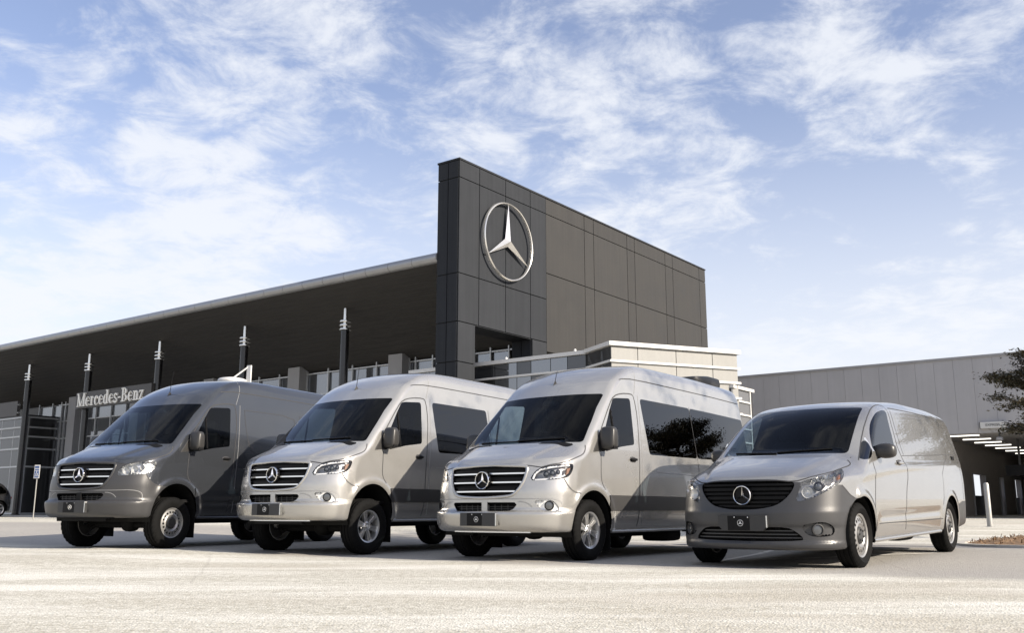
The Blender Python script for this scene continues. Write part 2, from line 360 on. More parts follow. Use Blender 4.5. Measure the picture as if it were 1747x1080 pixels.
simple('concrete', (.42, .40, .36), .85, var=.12, vscale=2, bump=.2, bscale=40)
simple('steel_post', (.33, .325, .31), .5, metal=.4)
def facade_glass(name, base, k, ior=1.6):
    m = bpy.data.materials.new(name); m.use_nodes = True; MATS[name] = m; t = m.node_tree; t.nodes.clear()
    o = tn(t, 'ShaderNodeOutputMaterial'); d = tn(t, 'ShaderNodeBsdfPrincipled'); d.inputs['Base Color'].default_value = (*base, 1); d.inputs['Roughness'].default_value = .3
    g_ = tn(t, 'ShaderNodeBsdfGlossy'); g_.inputs['Roughness'].default_value = .015; g_.inputs['Color'].default_value = (.92, .95, 1, 1)
    fr = tn(t, 'ShaderNodeFresnel'); fr.inputs['IOR'].default_value = ior
    tc_ = tn(t, 'ShaderNodeTexCoord'); bn = tn(t, 'ShaderNodeBump'); bn.inputs['Strength'].default_value = .04; bn.inputs['Distance'].default_value = .02
    t.links.new(noise(t, tc_.outputs['Object'], .9, 2, .5), bn.inputs['Height']); t.links.new(bn.outputs[0], g_.inputs['Normal'])
    x = tn(t, 'ShaderNodeMixShader'); t.links.new(math2(t, 'MAXIMUM', fr.outputs[0], k), x.inputs[0]); t.links.new(d.outputs[0], x.inputs[1]); t.links.new(g_.outputs[0], x.inputs[2]); t.links.new(x.outputs[0], o.inputs[0])
facade_glass('facade_glass', (.02, .021, .023), .22)
facade_glass('facade_glass_clear', (.018, .018, .018), .06, 1.3)
# soffit: narrow boards
m, t, p = material('soffit_boards')
tc = tn(t, 'ShaderNodeTexCoord'); sx = tn(t, 'ShaderNodeSeparateXYZ'); t.links.new(tc.outputs['Object'], sx.inputs[0])
fr_ = math2(t, 'FRACT', math2(t, 'MULTIPLY', sx.outputs[0], 3.4), 0.0)
gap = rng(t, fr_, 0, .2, 0, 1)
mp2 = tn(t, 'ShaderNodeMapping'); mp2.inputs['Scale'].default_value = (5, .25, 1); t.links.new(tc.outputs['Object'], mp2.inputs[0])
gr = noise(t, mp2.outputs[0], 2.0, 5, .6)
col_ = mixrgb(t, rng(t, gr, .3, .7, 0, 1), (.028, .0265, .025), (.042, .0395, .0375))
col_ = mixrgb(t, gap, (.018, .016, .015), col_)
t.links.new(col_, p.inputs['Base Color']); p.inputs['Roughness'].default_value = .6
b_ = tn(t, 'ShaderNodeBump'); b_.inputs['Strength'].default_value = .6; b_.inputs['Distance'].default_value = .02; t.links.new(gap, b_.inputs['Height']); t.links.new(b_.outputs[0], p.inputs['Normal'])

OX, OY = -1.90318, 32.59582; BRZ = math.atan2(.80186, .59752)
def broot(name, label, cat, group=None):
    o = empty(name, (OX, OY, 0), BRZ); tag(o, label, cat, group); return o
def panels_b(parent, mat, a_edges, z_edges, b0, th=.04, gap_=.017, name='panel', skip=()):
    """panels of a wall in the plane b = b0, facing -b"""
    for i in range(len(a_edges)-1):
        for j in range(len(z_edges)-1):
            if (i, j) in skip: continue
            box(name, mat, parent, a_edges[i]+gap_, a_edges[i+1]-gap_, b0, b0+th, z_edges[j]+gap_, z_edges[j+1]-gap_)
def panels_a(parent, mat, b_edges, z_edges, a0, th=.04, gap_=.017, name='panel'):
    for i in range(len(b_edges)-1):
        for j in range(len(z_edges)-1):
            box(name, mat, parent, a0, a0+th, b_edges[i]+gap_, b_edges[i+1]-gap_, z_edges[j]+gap_, z_edges[j+1]-gap_)

# -- dark portal tower with the star, brown panel wall running back from it
tw = broot('entrance_tower', 'tall dark metal portal tower with chrome star on its side, brown panel wall behind', 'tower')
c = MB(); c.box(.06, 5.5, .05, 1.0, 7.16, 13.06); c.box(.06, .93, .05, 1.0, .2, 7.16); c.box(4.55, 5.46, .05, 1.0, .2, 7.16); c.build('core', 'joint', tw)
Zd = [5.69, 7.12, 8.88, 12.46, 13.12]
panels_b(tw, 'tower_metal', [0, 1.17, 2.78, 4.4, 5.5], [7.12, 8.88, 12.46, 13.12], 0)
panels_b(tw, 'tower_metal', [0, .98], [.25, 3.0, 5.69, 7.12], 0)
panels_b(tw, 'tower_metal', [4.5, 5.5], [.25, 3.0, 5.69, 7.12], 0)
panels_a(tw, 'tower_metal', [.045, .53, 1.03], [.25, 3.0, 5.69, 7.12, 8.88, 12.46, 13.12], .0)
panels_a(tw, 'tower_metal', [.045, .53, 1.0], [.25, 3.0, 5.69, 7.12], 4.5)
box('lintel', 'tower_metal', tw, .98, 4.5, .045, 1.0, 7.10, 7.155)
for z0, z1 in ((.25, 3.0), (3.0, 5.69), (5.69, 7.12)): box('panel', 'tower_metal', tw, .935, .975, .05, 1.0, z0+.012, z1-.012)
box('coping', 'tower_metal', tw, -.02, 20.42, -.02, 1.05, 13.125, 13.19)
c = MB(); c.box(5.5, 20.36, .06, 1.0, 6.78, 13.06); c.build('brown_core', 'joint', tw)
Ab = [5.5, 8.42, 9.18, 12.10, 12.81, 15.85, 16.64, 19.65, 20.40]
panels_b(tw, 'brown_metal', Ab, [6.75, 9.97, 12.46, 13.12], .012)
panels_a(tw, 'brown_metal', [.06, 1.0], [6.75, 9.97, 12.46, 13.12], 20.365, .035)
box('underside', 'brown_metal', tw, 5.5, 20.4, .06, 1.0, 6.755, 6.78)
box('rear_panel', 'brown_metal', tw, 5.5, 20.4, 1.0, 1.03, 6.755, 13.1)
e = MB(); emblem(e, (2.74, -.10, 10.60), 1.53, (1, 0, 0), (0, 0, 1), (0, -1, 0), depth=.14, ring=.026, spoke=.125, n=64)
em = e.build('star_emblem', 'star_metal', tw, smooth=25); tag(em, 'large chrome three-pointed star in a ring')
mt = MB()
for a_, z_ in ((2.74, 12.05), (1.45, 9.85), (4.03, 9.85)): mt.tube([(a_, -.16, z_), (a_, .01, z_)], .035, 8)
mt.build('standoff', 'satin_chrome', em)

# -- showroom: curtain wall, swept roof, eave
sh = broot('showroom', 'low glass showroom under a wide swept roof with dark boarded soffit', 'building')
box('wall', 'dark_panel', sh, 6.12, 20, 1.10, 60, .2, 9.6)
c = MB(); prof = [(.10, 9.44), (1.0, 9.205), (2.0, 8.93), (3.3, 8.49), (4.7, 7.90), (6.15, 7.18)]; fine_ = []
for i in range(len(prof)-1):
    for k in range(6):
        f_ = k/6; fine_.append((prof[i][0]*(1-f_)+prof[i+1][0]*f_, prof[i][1]*(1-f_)+prof[i+1][1]*f_))
fine_.append(prof[-1]); n = len(fine_)
c.add([(a_, b_, z_) for b_ in (1.08, 60) for a_, z_ in fine_], [(i, i+1, n+i+1, n+i) for i in range(n-1)])
so_ = c.build('soffit', 'soffit_boards', sh, fix=False); so_.data.shade_smooth()
c = MB(); c.add([(a_, b_, z_) for b_ in (1.08, 60) for a_, z_ in ((.05, 9.72), (4, 9.86), (12, 9.95), (20, 9.7), (20, 9.55), (6.2, 7.25))], [(0, 1, 7, 6), (1, 2, 8, 7), (2, 3, 9, 8), (3, 4, 10, 9)])
c.build('roof', 'roof_membrane', sh, fix=False)
b_ = 1.0; k = 0; eave_me = None
while b_ < 58:
    if eave_me is None:
        q = MB(); K = 14; ring = []
        for i in range(K+1):
            an = math.radians(70+230*i/K); ring.append((.10+.19*math.cos(an), 9.60+.19*math.sin(an)))
        ring += [(.16, 9.44), (.16, 9.76)]
        L = len(ring); q.add([(x, y, z) for y in (.008, 1.192) for x, z in ring], [(i, (i+1) % L, L+(i+1) % L, L+i) for i in range(L)]+[tuple(range(L)), tuple(range(2*L-1, L-1, -1))])
        eave_me = q.mesh('eave_section', 40); eave_me.materials.append(MATS['eave_metal'])
    o = link('eave_section', eave_me, sh); o.location = (0, b_, 0); b_ += 1.2
c = MB(); c.box(.10, .2, 1.0, 59, 9.46, 9.70); c.build('eave_backing', 'joint', sh)
PIERS = [8.2, 15.0, 21.8, 28.6, 35.4]
for b_ in PIERS: box('pier', 'grey_pier', sh, 5.45, 6.05, b_-.42, b_+.42, .25, 7.45)
mulls = [2.2, 3.16, 4.02, 5.2, 6.39, 7.4]
for i, b_ in enumerate(PIERS):
    mulls += [b_-.42, b_+.42] + [b_+1.62, b_+3.2, b_+4.85]
mulls += [37.5]
mulls = sorted(mulls); rails = [.35, 3.2, 5.0, 6.08, 7.12]
for b_ in mulls: box('mullion', 'grey_trim', sh, 5.90, 6.0, b_-.03, b_+.03, .3, 7.3)
for z_ in rails:
    box('rail', 'grey_trim', sh, 5.92, 6.0, 1.1, 37.9, z_-.028, z_+.028)
for i in range(len(mulls)-1):
    if any(abs((mulls[i]+mulls[i+1])/2-b_) < .3 for b_ in PIERS): continue
    for j in range(len(rails)-1):
        box('pane', 'facade_glass', sh, 6.02, 6.035, mulls[i]+.031, mulls[i+1]-.031, rails[j]+.029, rails[j+1]-.029)
# -- entrance vestibule on the far left
ve = broot('entrance_vestibule', 'glazed entrance box with horizontal light bands left of the showroom', 'entrance')
bands = [.4, 3.23, 4.33, 5.07, 5.65, 6.26]
for i in range(len(bands)-1):
    box('pane', 'facade_glass_clear', ve, 4.20, 6.0, 38.04, 38.06, bands[i]+.05, bands[i+1]-.05)
    for b0 in (38.1, 39.7, 41.3, 42.9, 44.5): box('pane', 'facade_glass_clear', ve, 4.15, 4.17, b0, b0+1.52, bands[i]+.05, bands[i+1]-.05)
for z_ in bands:
    box('band', 'grey_trim', ve, 4.06, 6.02, 37.97, 38.03, z_-.05, z_+.05); box('band', 'grey_trim', ve, 4.06, 4.14, 38.035, 46.2, z_-.05, z_+.05)
for b0 in (38.06, 39.66, 41.26, 42.86, 44.46, 46.06): box('mullion', 'grey_trim', ve, 4.145, 4.22, b0-.025, b0+.025, .3, 6.2)
box('mullion', 'grey_trim', ve, 4.98, 5.08, 38.062, 38.12, .3, 6.2); box('corner_post', 'grey_trim', ve, 4.15, 4.27, 38.035, 38.05, .3, 6.2)
box('interior_wall', 'dark_panel', ve, 5.9, 6.0, 38.2, 46.2, .3, 6.3); box('roof', 'dark_panel', ve, 4.2, 6.0, 38.1, 46.2, 6.33, 6.42)
box('door_frame', 'grey_pier', ve, 4.40, 4.50, 38.3, 38.42, .35, 4.2); box('door_frame', 'grey_pier', ve, 4.40, 4.50, 39.2, 39.5, .35, 4.2)
# -- columns along the front
def column(b_, label):
    o = broot('column', label, 'column', 'columns under the showroom eave')
    o.location = (OX+.59752*2-.80186*b_, OY+.80186*2+.59752*b_, .3); o.rotation_euler = (0, 0, BRZ)
    MB().lathe([(.0, 0), (.26, 0), (.26, .06), (.18, .10), (.18, 7.68), (0, 7.68)], 24).build('shaft', 'pole_black', o, smooth=40)
    MB().lathe([(.09, 7.66), (.09, 8.60), (.0, 8.60)], 16).build('tip', 'satin_chrome', o, smooth=40)
    for z_ in (7.70, 7.87, 8.04): MB().lathe([(.085, z_-.028), (.24, z_-.028), (.245, z_), (.24, z_+.028), (.085, z_+.028)], 24).build('ring', 'satin_chrome', o, smooth=40)
for b_, l in ((7.81, 'black column with silver ringed tip nearest the dark tower'), (14.41, 'black column with ringed silver tip, second from the tower'),
              (21.1, 'black column with ringed silver tip at the right end of the lettered sign'), (27.6, 'black column with ringed silver tip behind the start of the lettered sign'),
              (34.05, 'black column with ringed silver tip at far left beside the blank board')): column(b_, l)
# -- sign boards between the columns
def letter_strokes(ch):
    """strokes of a condensed slab-serif alphabet, unit cap height; bars (x0,z0,x1,z1) and arcs (cx,cz,rx,rz,a0,a1,w0,w1)"""
    T, t_, s = .15, .07, .07
    B = lambda *q: ('b',)+q; A = lambda *q: ('a',)+q; D = lambda *q: ('d',)+q
    e = (.52, [A(.26, .34, .26, .36, 20, 330, .05, .05), A(.26, .34, .26, .36, 110, 250, T, T), B(.06, .33, .48, .33+t_)])
    return {'M': (.98, [B(.06, 0, .13, 1), B(.74, 0, .74+T, 1), D(.06, 1, .45, 0, T), D(.45, 0, .80, 1, t_), B(0, 0, .22, s), B(.64, 0, .98, s), B(0, 1-s, .2, 1), B(.74, 1-s, .98, 1)]),
            'e': e, 'r': (.44, [B(.08, 0, .08+T, .68), B(0, 0, .32, s), B(0, .68-s, .2, .68), A(.26, .46, .16, .23, 20, 140, .10, .10)]),
            'c': (.48, [A(.26, .34, .26, .36, 40, 325, .05, .05), A(.26, .34, .26, .36, 110, 250, T, T), A(.38, .54, .09, .09, 0, 359, .09, .09)]),
            'd': (.58, [A(.24, .34, .24, .36, 60, 300, .06, .06), A(.24, .34, .24, .36, 110, 250, T, T), B(.34, 0, .34+T, 1.02), B(.24, 1.02-s, .36, 1.02), B(.4, 0, .58, s)]),
            's': (.42, [A(.21, .50, .18, .20, 20, 265, .09, .11), A(.21, .17, .19, .20, -160, 85, .11, .09), B(.0, 0, .05, .22), B(.35, .48, .40, .68)]),
            '-': (.34, [B(.02, .30, .30, .41)]),
            'B': (.72, [B(.10, 0, .10+T, 1), B(0, 0, .34, s), B(0, 1-s, .34, 1), A(.30, .76, .30, .24, -90, 90, .05, .05), A(.32, .27, .36, .27, -90, 90, .05, .05), A(.30, .76, .30, .24, -55, 55, T, T), A(.32, .27, .36, .27, -55, 55, T, T), B(.2, .49, .36, .55)]),
            'n': (.60, [B(.08, 0, .08+T, .68), B(.38, 0, .38+T, .50), B(0, 0, .30, s), B(.32, 0, .60, s), B(0, .68-s, .2, .68), A(.34, .46, .18, .23, 0, 150, .13, .08)]),
            'z': (.48, [B(.02, .60, .46, .68), B(.02, 0, .46, .08), D(.38, .64, .10, .04, .14), B(.02, .5, .06, .66), B(.42, 0, .46, .18)])}[ch]
def letter(parent, ch, b0, z0, hgt, a0, wscale):
    w, st = letter_strokes(ch); mb = MB(); k = 0
    for q in st:
        k += 1; d0 = a0-.06-.0025*k
        put = lambda x, z, d: (d, b0-x*hgt*wscale, z0+z*hgt)
        if q[0] == 'b': poly = [(q[1], q[2]), (q[3], q[2]), (q[3], q[4]), (q[1], q[4])]; polys = [poly]
        elif q[0] == 'd':
            hw = q[5]/2; polys = [[(q[1]-hw, q[2]), (q[1]+hw, q[2]), (q[3]+hw, q[4]), (q[3]-hw, q[4])]]
        else:
            cx, cz, rx, rz, a_0, a_1, w0, w1 = q[1:]; NN = 14; polys = []
            P2 = lambda f, r: (cx+(rx-r)*math.cos(math.radians(a_0+(a_1-a_0)*f)), cz+(rz-r)*math.sin(math.radians(a_0+(a_1-a_0)*f)))
            for i in range(NN):
                polys.append([P2(i/NN, 0), P2((i+1)/NN, 0), P2((i+1)/NN, w1), P2(i/NN, w0)])
        for poly in polys:
            mb.prism(poly, lambda x, z: put(x, z, d0), lambda x, z: put(x, z, a0+.02))
    mb.build('letter', 'letter_white', parent)
    return w*hgt*wscale
sg = broot('lettered_sign', 'dark sign board with white Mercedes-Benz lettering between two columns', 'sign')
box('board', 'sign_board', sg, 1.62, 1.80, 21.0, 27.95, 5.90, 6.76)
b_ = 27.72; txt = 'Mercedes-Benz'; tot = sum(letter_strokes(ch)[0] for ch in txt); hg = .70; gapb = .035; ws = (6.15-gapb*12)/(tot*hg)
for ch in txt: b_ -= letter(sg, ch, b_, 5.995, hg, 1.62, ws)+gapb
for z_ in (6.1, 6.55): box('bracket', 'satin_chrome', sg, 1.66, 1.78, 27.96, 28.02, z_-.05, z_+.05)
sg2 = broot('blank_sign', 'plain dark sign board at the far left edge above the entrance', 'sign')
box('board', 'sign_board', sg2, 1.62, 1.80, 34.30, 41.5, 5.92, 6.77)
for z_ in (6.1, 6.55): MB().tube([(1.7, 34.24, z_), (1.7, 34.31, z_)], .07, 10).build('bracket', 'satin_chrome', sg2)

# -- lower storefront piercing the portal, with white bands
st = broot('storefront_wing', 'dark glass storefront with two white bands passing through the tower portal', 'storefront')
sb = [3.57, 2.6, 1.5, .41, -.49, -1.47, -2.08, -2.9, -3.59, -4.46]; sz = [.3, 2.6, 4.2, 4.68, 5.20, 5.70]
for i in range(len(sb)-1):
    for j in range(len(sz)-1):
        if sb[i] <= 1.0 or sb[i+1] >= 1.0: box('pane', 'facade_glass' if (i+j) % 3 else 'facade_glass_clear', st, 1.50, 1.52, sb[i+1]+.012, sb[i]-.012, sz[j]+.012, sz[j+1]-.012)
box('backing', 'joint', st, 1.53, 1.62, -4.46, 3.57, .3, 5.7)
box('band', 'white_trim', st, 1.40, 1.64, -4.50, 3.6, 5.70, 5.83); box('band', 'white_trim', st, 1.42, 1.51, -4.50, 3.6, 5.165, 5.235); box('band', 'white_trim', st, 1.42, 1.51, -4.50, 3.6, 4.645, 4.715)
for b0 in (-1.0, -3.9): MB().lathe([(.0, 0), (.045, 0), (.05, .05), (.03, .09), (0, .10)], 10, c=(1.5, b0, 5.83)).build('roof_light', 'white_trim', st, smooth=40)

cb = empty('cream_block', (3.12, 29.47, 0), math.radians(90-67.73)); tag(cb, 'cream panelled block with white horizontal bands in front of the brown wall', 'building')
cx = [0, .96, 2.38, 3.77, 4.75]; cz = [.3, 2.2, 3.18, 3.70, 4.22, 4.73, 5.21, 5.70]
for i in range(4):
    for j in range(len(cz)-1): box('panel', 'cream_panel', cb, cx[i]+.012, cx[i+1]-.012, 0, .05, cz[j]+.01, cz[j+1]-.01)
for j in range(len(cz)-1): box('side_pane', 'facade_glass_clear', cb, .0, .04, .07, 1.62, cz[j]+.012, cz[j+1]-.012)
for j in range(len(cz)-1): box('end_panel', 'cream_panel', cb, 4.70, 4.75, .07, 3.4, cz[j]+.012, cz[j+1]-.012)
box('core', 'joint', cb, .045, 4.695, .052, 3.4, .3, 5.68)
for z_ in cz[2:-1]: box('band', 'white_trim', cb, -.06, 4.82, -.07, .02, z_-.035, z_+.035); box('band', 'white_trim', cb, -.065, .0, .021, 1.66, z_-.035, z_+.035)
box('coping', 'white_trim', cb, -.10, 4.84, -.10, .16, 5.70, 5.83); box('coping', 'white_trim', cb, -.10, .16, .161, 1.70, 5.70, 5.83)
box('roof', 'roof_membrane', cb, .0, 4.75, .17, 3.5, 5.69, 5.72)
gb = empty('glazed_bay', (7.62, 31.55, 0), BRZ); tag(gb, 'small glazed bay with white bars at the right end of the cream block', 'bay window')
for j, (z0, z1) in enumerate(((.3, 2.8), (2.8, 3.25), (3.25, 3.72), (3.72, 4.16), (4.16, 4.56))): box('pane', 'bay_glass', gb, -.6, .80, .03, .05, z0+.02, z1-.02)
for z_ in (2.8, 3.25, 3.72, 4.16): box('band', 'white_trim', gb, -.6, .84, -.03, .028, z_-.025, z_+.025)
box('coping', 'white_trim', gb, -.6, 1.12, -.05, 1.6, 4.56, 4.66); box('corner_bar', 'white_trim', gb, .80, .86, -.02, .04, .3, 4.55); box('end_wall', 'dark_panel', gb, .87, 1.06, .0, 1.5, .3, 4.555); box('core', 'dark_panel', gb, -.6, .86, .06, 1.5, .3, 4.55)

# -- grey service building on the right with a drive-through
sv = broot('service_building', 'long grey panelled service building with a drive-through opening on the right', 'building')
joints = [-1.1]+[-1.84-.815*i for i in range(26)]
for i in range(len(joints)-1): box('wall_panel', 'wall_grey', sv, 21.0, 21.06, joints[i+1]+.004, joints[i]-.004, 3.96 if joints[i] < -10.3 else .2, 7.30)
box('backing', 'wall_joint', sv, 21.055, 21.3, -22.2, -1.1, 3.97, 7.28); box('backing', 'wall_joint', sv, 21.055, 21.3, -10.3, -1.1, .2, 3.96)
box('coping', 'grey_pier', sv, 20.94, 21.34, -22.2, -1.06, 7.30, 7.40)
box('ceiling', 'ceiling_grey', sv, 21.3, 46, -22, -10.36, 3.96, 4.2); box('soffit_edge', 'wall_grey', sv, 21.0, 21.3, -22, -10.36, 3.93, 3.955)
simple('side_wall', (.30, .27, .25), .8, var=.1)
box('side_wall', 'side_wall', sv, 21.3, 45, -10.36, -10.1, 2.48, 3.96)
for a0, a1 in ((21.3, 29.3), (32.55, 36.5), (37.65, 41.3), (43.5, 45)): box('side_wall', 'side_wall', sv, a0, a1, -10.36, -10.1, .2, 2.48)
for a0, a1 in ((29.3, 32.55), (36.5, 37.65), (41.3, 43.5)):
    for q in (a0, a1): box('jamb', 'grey_pier', sv, q-.06, q+.06, -10.42, -10.365, .25, 2.48)
    box('door_rail', 'dark_panel', sv, a0+.07, a1-.07, -10.26, -10.22, 1.28, 1.36); box('door_lower', 'facade_glass_clear', sv, a0+.07, a1-.07, -10.25, -10.23, .26, 1.28)
box('rear_wall', 'side_wall', sv, 45, 45.3, -22, -10.1, .2, 4.2); box('far_side_wall', 'side_wall', sv, 21.3, 45, -22.2, -22.0, .2, 4.2)
for q in (-14.5, -17.4, -20.3): box('pillar', 'grey_pier', sv, 30, 30.4, q-.2, q+.2, .25, 3.95)
m, t, p = material('lit_tube'); p.inputs['Emission Color'].default_value = (1, .95, .85, 1); p.inputs['Emission Strength'].default_value = 1.3; p.inputs['Base Color'].default_value = (.8, .8, .78, 1)
for i, a_ in enumerate((21.7, 24.3, 26.9, 29.5, 32.2, 35.1, 38.2)):
    o = broot('ceiling_light', ('strip light', )[0]+' on the drive-through ceiling, %s' % ('nearest the front edge', 'second from the front edge', 'third from the front edge', 'middle one of seven', 'third from the back', 'second from the back', 'farthest back')[i], 'light', 'drive-through strip lights')
    box('housing', 'grey_pier', o, a_-.10, a_+.10, -12.35, -11.05, 3.92, 3.955); box('tube', 'lit_tube', o, a_-.075, a_+.075, -12.30, -11.10, 3.875, 3.918)
ex = broot('express_sign', 'small white EXPRESS light-box sign on the grey wall above the drive-through', 'sign')
box('light_box', 'white_trim', ex, 20.80, 20.98, -13.55, -12.55, 4.12, 4.39); box('end_cap', 'dark_panel', ex, 20.805, 20.975, -12.548, -12.52, 4.11, 4.40)
def text_mesh(txt, size, mat, parent, loc, rot, depth=.004, name='lettering'):
    cu = bpy.data.curves.new(name, 'FONT'); cu.body = txt; cu.size = size; cu.extrude = depth; cu.align_x = 'CENTER'; cu.align_y = 'CENTER'
    to_ = bpy.data.objects.new('tmp_text', cu); COL.objects.link(to_); dg = bpy.context.evaluated_depsgraph_get(); dg.update()
    me_ = bpy.data.meshes.new_from_object(to_.evaluated_get(dg)); bpy.data.objects.remove(to_); me_.materials.clear()
    o = link(name, me_, parent, mat); o.location = loc; o.rotation_euler = rot; return o
text_mesh('EXPRESS', .155, 'dark_panel', ex, (20.795, -13.05, 4.255), (math.radians(90), 0, math.radians(-90)))
wl = broot('wall_lamp', 'small bracket lamp hanging under the drive-through edge below the sign', 'lamp')
box('bracket', 'dark_panel', wl, 21.2, 21.26, -13.24, -13.18, 3.74, 3.93); box('head', 'grey_pier', wl, 21.05, 21.3, -13.33, -13.09, 3.60, 3.74, .02)
tv = broot('hanging_screen', 'dark flat screen hanging inside the drive-through at the right edge', 'screen')
box('panel', 'gloss_black', tv, 26.0, 26.08, -13.9, -12.5, 2.22, 2.72); box('bracket', 'dark_panel', tv, 26.02, 26.07, -13.2, -13.1, 2.72, 3.95)

# ------------------------------------------------------------------ van bodies
# each body is one smooth implicit solid, built from its profile, plan and section curves
def pch(pts,sym=False):
    x=np.array([p[0] for p in pts],float); y=np.array([p[1] for p in pts],float)
    h_=np.diff(x); d=np.diff(y)/h_; m=np.zeros(len(x))
    for i in range(1,len(x)-1):
        if d[i-1]*d[i]>0:
            w1=2*h_[i]+h_[i-1]; w2=h_[i]+2*h_[i-1]; m[i]=(w1+w2)/(w1/d[i-1]+w2/d[i])
    m[0]=0 if sym else d[0]; m[-1]=d[-1]
    def fn(t,dv=False):
        t=np.asarray(t,float); i=np.clip(np.searchsorted(x,t)-1,0,len(x)-2)
        tc=np.clip(t,x[0],x[-1]); hh=h_[i]; s=(tc-x[i])/hh
        r=(1+2*s)*(1-s)**2*y[i]+s*(1-s)**2*hh*m[i]+s*s*(3-2*s)*y[i+1]+s*s*(s-1)*hh*m[i+1]
        return r+np.where(t<x[0],(t-x[0])*m[0],0)+np.where(t>x[-1],(t-x[-1])*m[-1],0)
    X=np.linspace(x[0]-2.5,x[-1]+2.5,9001); Y=fn(X)
    return lambda t: np.interp(t,X,Y)
def smax(a,b,k):
    q=np.maximum(k-np.abs(a-b),0)/k; return np.maximum(a,b)+q*q*k*.25
def smin(a,b,k): return -smax(-a,-b,k)
class Body:
    def __init__(s,**k):
        s.xf=pch(k['xf']); s.plan=pch(k['plan'],True); s.hood=pch(k['hood']); s.hdrop=pch(k['hdrop'],True); s.hshift=pch(k['hshift'],True)
        s.top=pch(k['top']); s.tshift=pch(k['tshift'],True); s.crown=pch(k['crown'],True); s.W=pch(k['W']); s.Wx=pch(k['Wx'])
        s.zb=pch(k['zb']); s.rear=pch(k['rear']); s.rplan=pch(k['rplan'],True); s.k=k['k']; s.arch=k['arch']; s.crease=k.get('crease',[]); s.bulge=k.get('bulge')
    def f(s,x,y,z):
        y=np.abs(y); k=s.k
        fr=(s.xf(z)+s.plan(y)-x)
        xs=x-s.hshift(y); e=.02
        hs=(s.hood(xs+e)-s.hood(xs-e))/(2*e); ho=(z+s.hdrop(y)-s.hood(xs))/np.sqrt(1+hs*hs)
        if s.bulge: ho=ho-s.bulge[1]*.5*(1+np.tanh((s.bulge[0](x)-y)/s.bulge[2]))
        lo=smax(fr,ho,k['fh'])
        xt=x-s.tshift(y); ts=(s.top(xt+e)-s.top(xt-e))/(2*e)
        to=(z+s.crown(y)*np.clip((xt+.2)/2.2,.08,1)-s.top(xt))/np.sqrt(1+ts*ts)
        to=smax(to,k['cx']-x,.05)
        u=smin(lo,to,k['cowl'])
        w=s.W(z)+s.Wx(x)
        for (cx,cz,R,amp) in s.arch:
            r=np.hypot(x-cx,z-cz); w=w+amp*np.exp(-((r-R)/.055)**2)
        for (cx,zc,amp,wd) in s.crease: w=w+amp*np.exp(-((z-cx(x))/wd)**2)*zc(x)
        fl=y-w
        kk=np.clip((x-k['rx'])/1.2,0,1)*np.clip((z-1.0)/.9,0,1)*(k['roof']-k['flank'])+k['flank']
        u=smax(u,fl,kk)
        u=smax(u,x-s.rear(z)+s.rplan(y),k['rear'])
        u=smax(u,s.zb(x)-z,.05)
        return u
SPR=Body(
 xf=[(.28,-.78),(.34,-.875),(.40,-.935),(.46,-.955),(.545,-.972),(.568,-.965),(.592,-.918),(.62,-.905),(.70,-.905),(.78,-.905),(.95,-.875),(1.06,-.85),(1.2,-.80)],
 plan=[(0,0),(.25,.012),(.5,.05),(.65,.095),(.8,.17),(.9,.27),(.97,.40),(1.02,.7)],
 hood=[(-1.1,.95),(-.92,1.06),(-.85,1.105),(-.7,1.195),(-.5,1.285),(-.3,1.365),(-.15,1.42),(.1,1.50),(.5,1.61)],
 hdrop=[(0,0),(.3,.003),(.55,.012),(.7,.027),(.8,.045),(.9,.075),(1.0,.13)],
 hshift=[(0,0),(.5,.0),(.8,.01),(1.,.03)],
 top=[(-.6,1.05),(-.2,1.425),(.52,2.10),(.74,2.295),(1.0,2.45),(1.25,2.548),(1.6,2.605),(2.2,2.63),(3.5,2.63),(5.1,2.59)],
 tshift=[(0,0),(.3,.012),(.5,.034),(.72,.082),(.9,.14),(1.05,.22)],
 crown=[(0,0),(.35,.010),(.6,.028),(.75,.05),(.9,.09)],
 W=[(.2,.90),(.34,.955),(.5,.985),(.7,.998),(.9,1.0),(1.1,.996),(1.3,.98),(1.5,.953),(1.8,.908),(2.05,.872),(2.3,.832),(2.5,.790),(2.7,.72)],
 Wx=[(-1,-.03),(-.5,-.012),(0,0),(3.5,0),(5,-.03)],
 zb=[(-1,.335),(-.4,.335),(0.,.33),(4.2,.34),(5,.42)],
 rear=[(.3,5.08),(1.2,5.08),(2.0,5.06),(2.6,5.0)], rplan=[(0,0),(.6,.01),(.85,.05),(1.0,.12)],
 k=dict(fh=.07,cowl=.05,flank=.08,roof=.15,rear=.15,rx=1.2,cx=-.4),
 arch=[(0,.39,.475,.022),(3.68,.39,.475,.016)],
 bulge=(pch([(-1.,.50),(-.8,.52),(-.4,.63),(-.05,.74),(.5,.78)]),.020,.035))
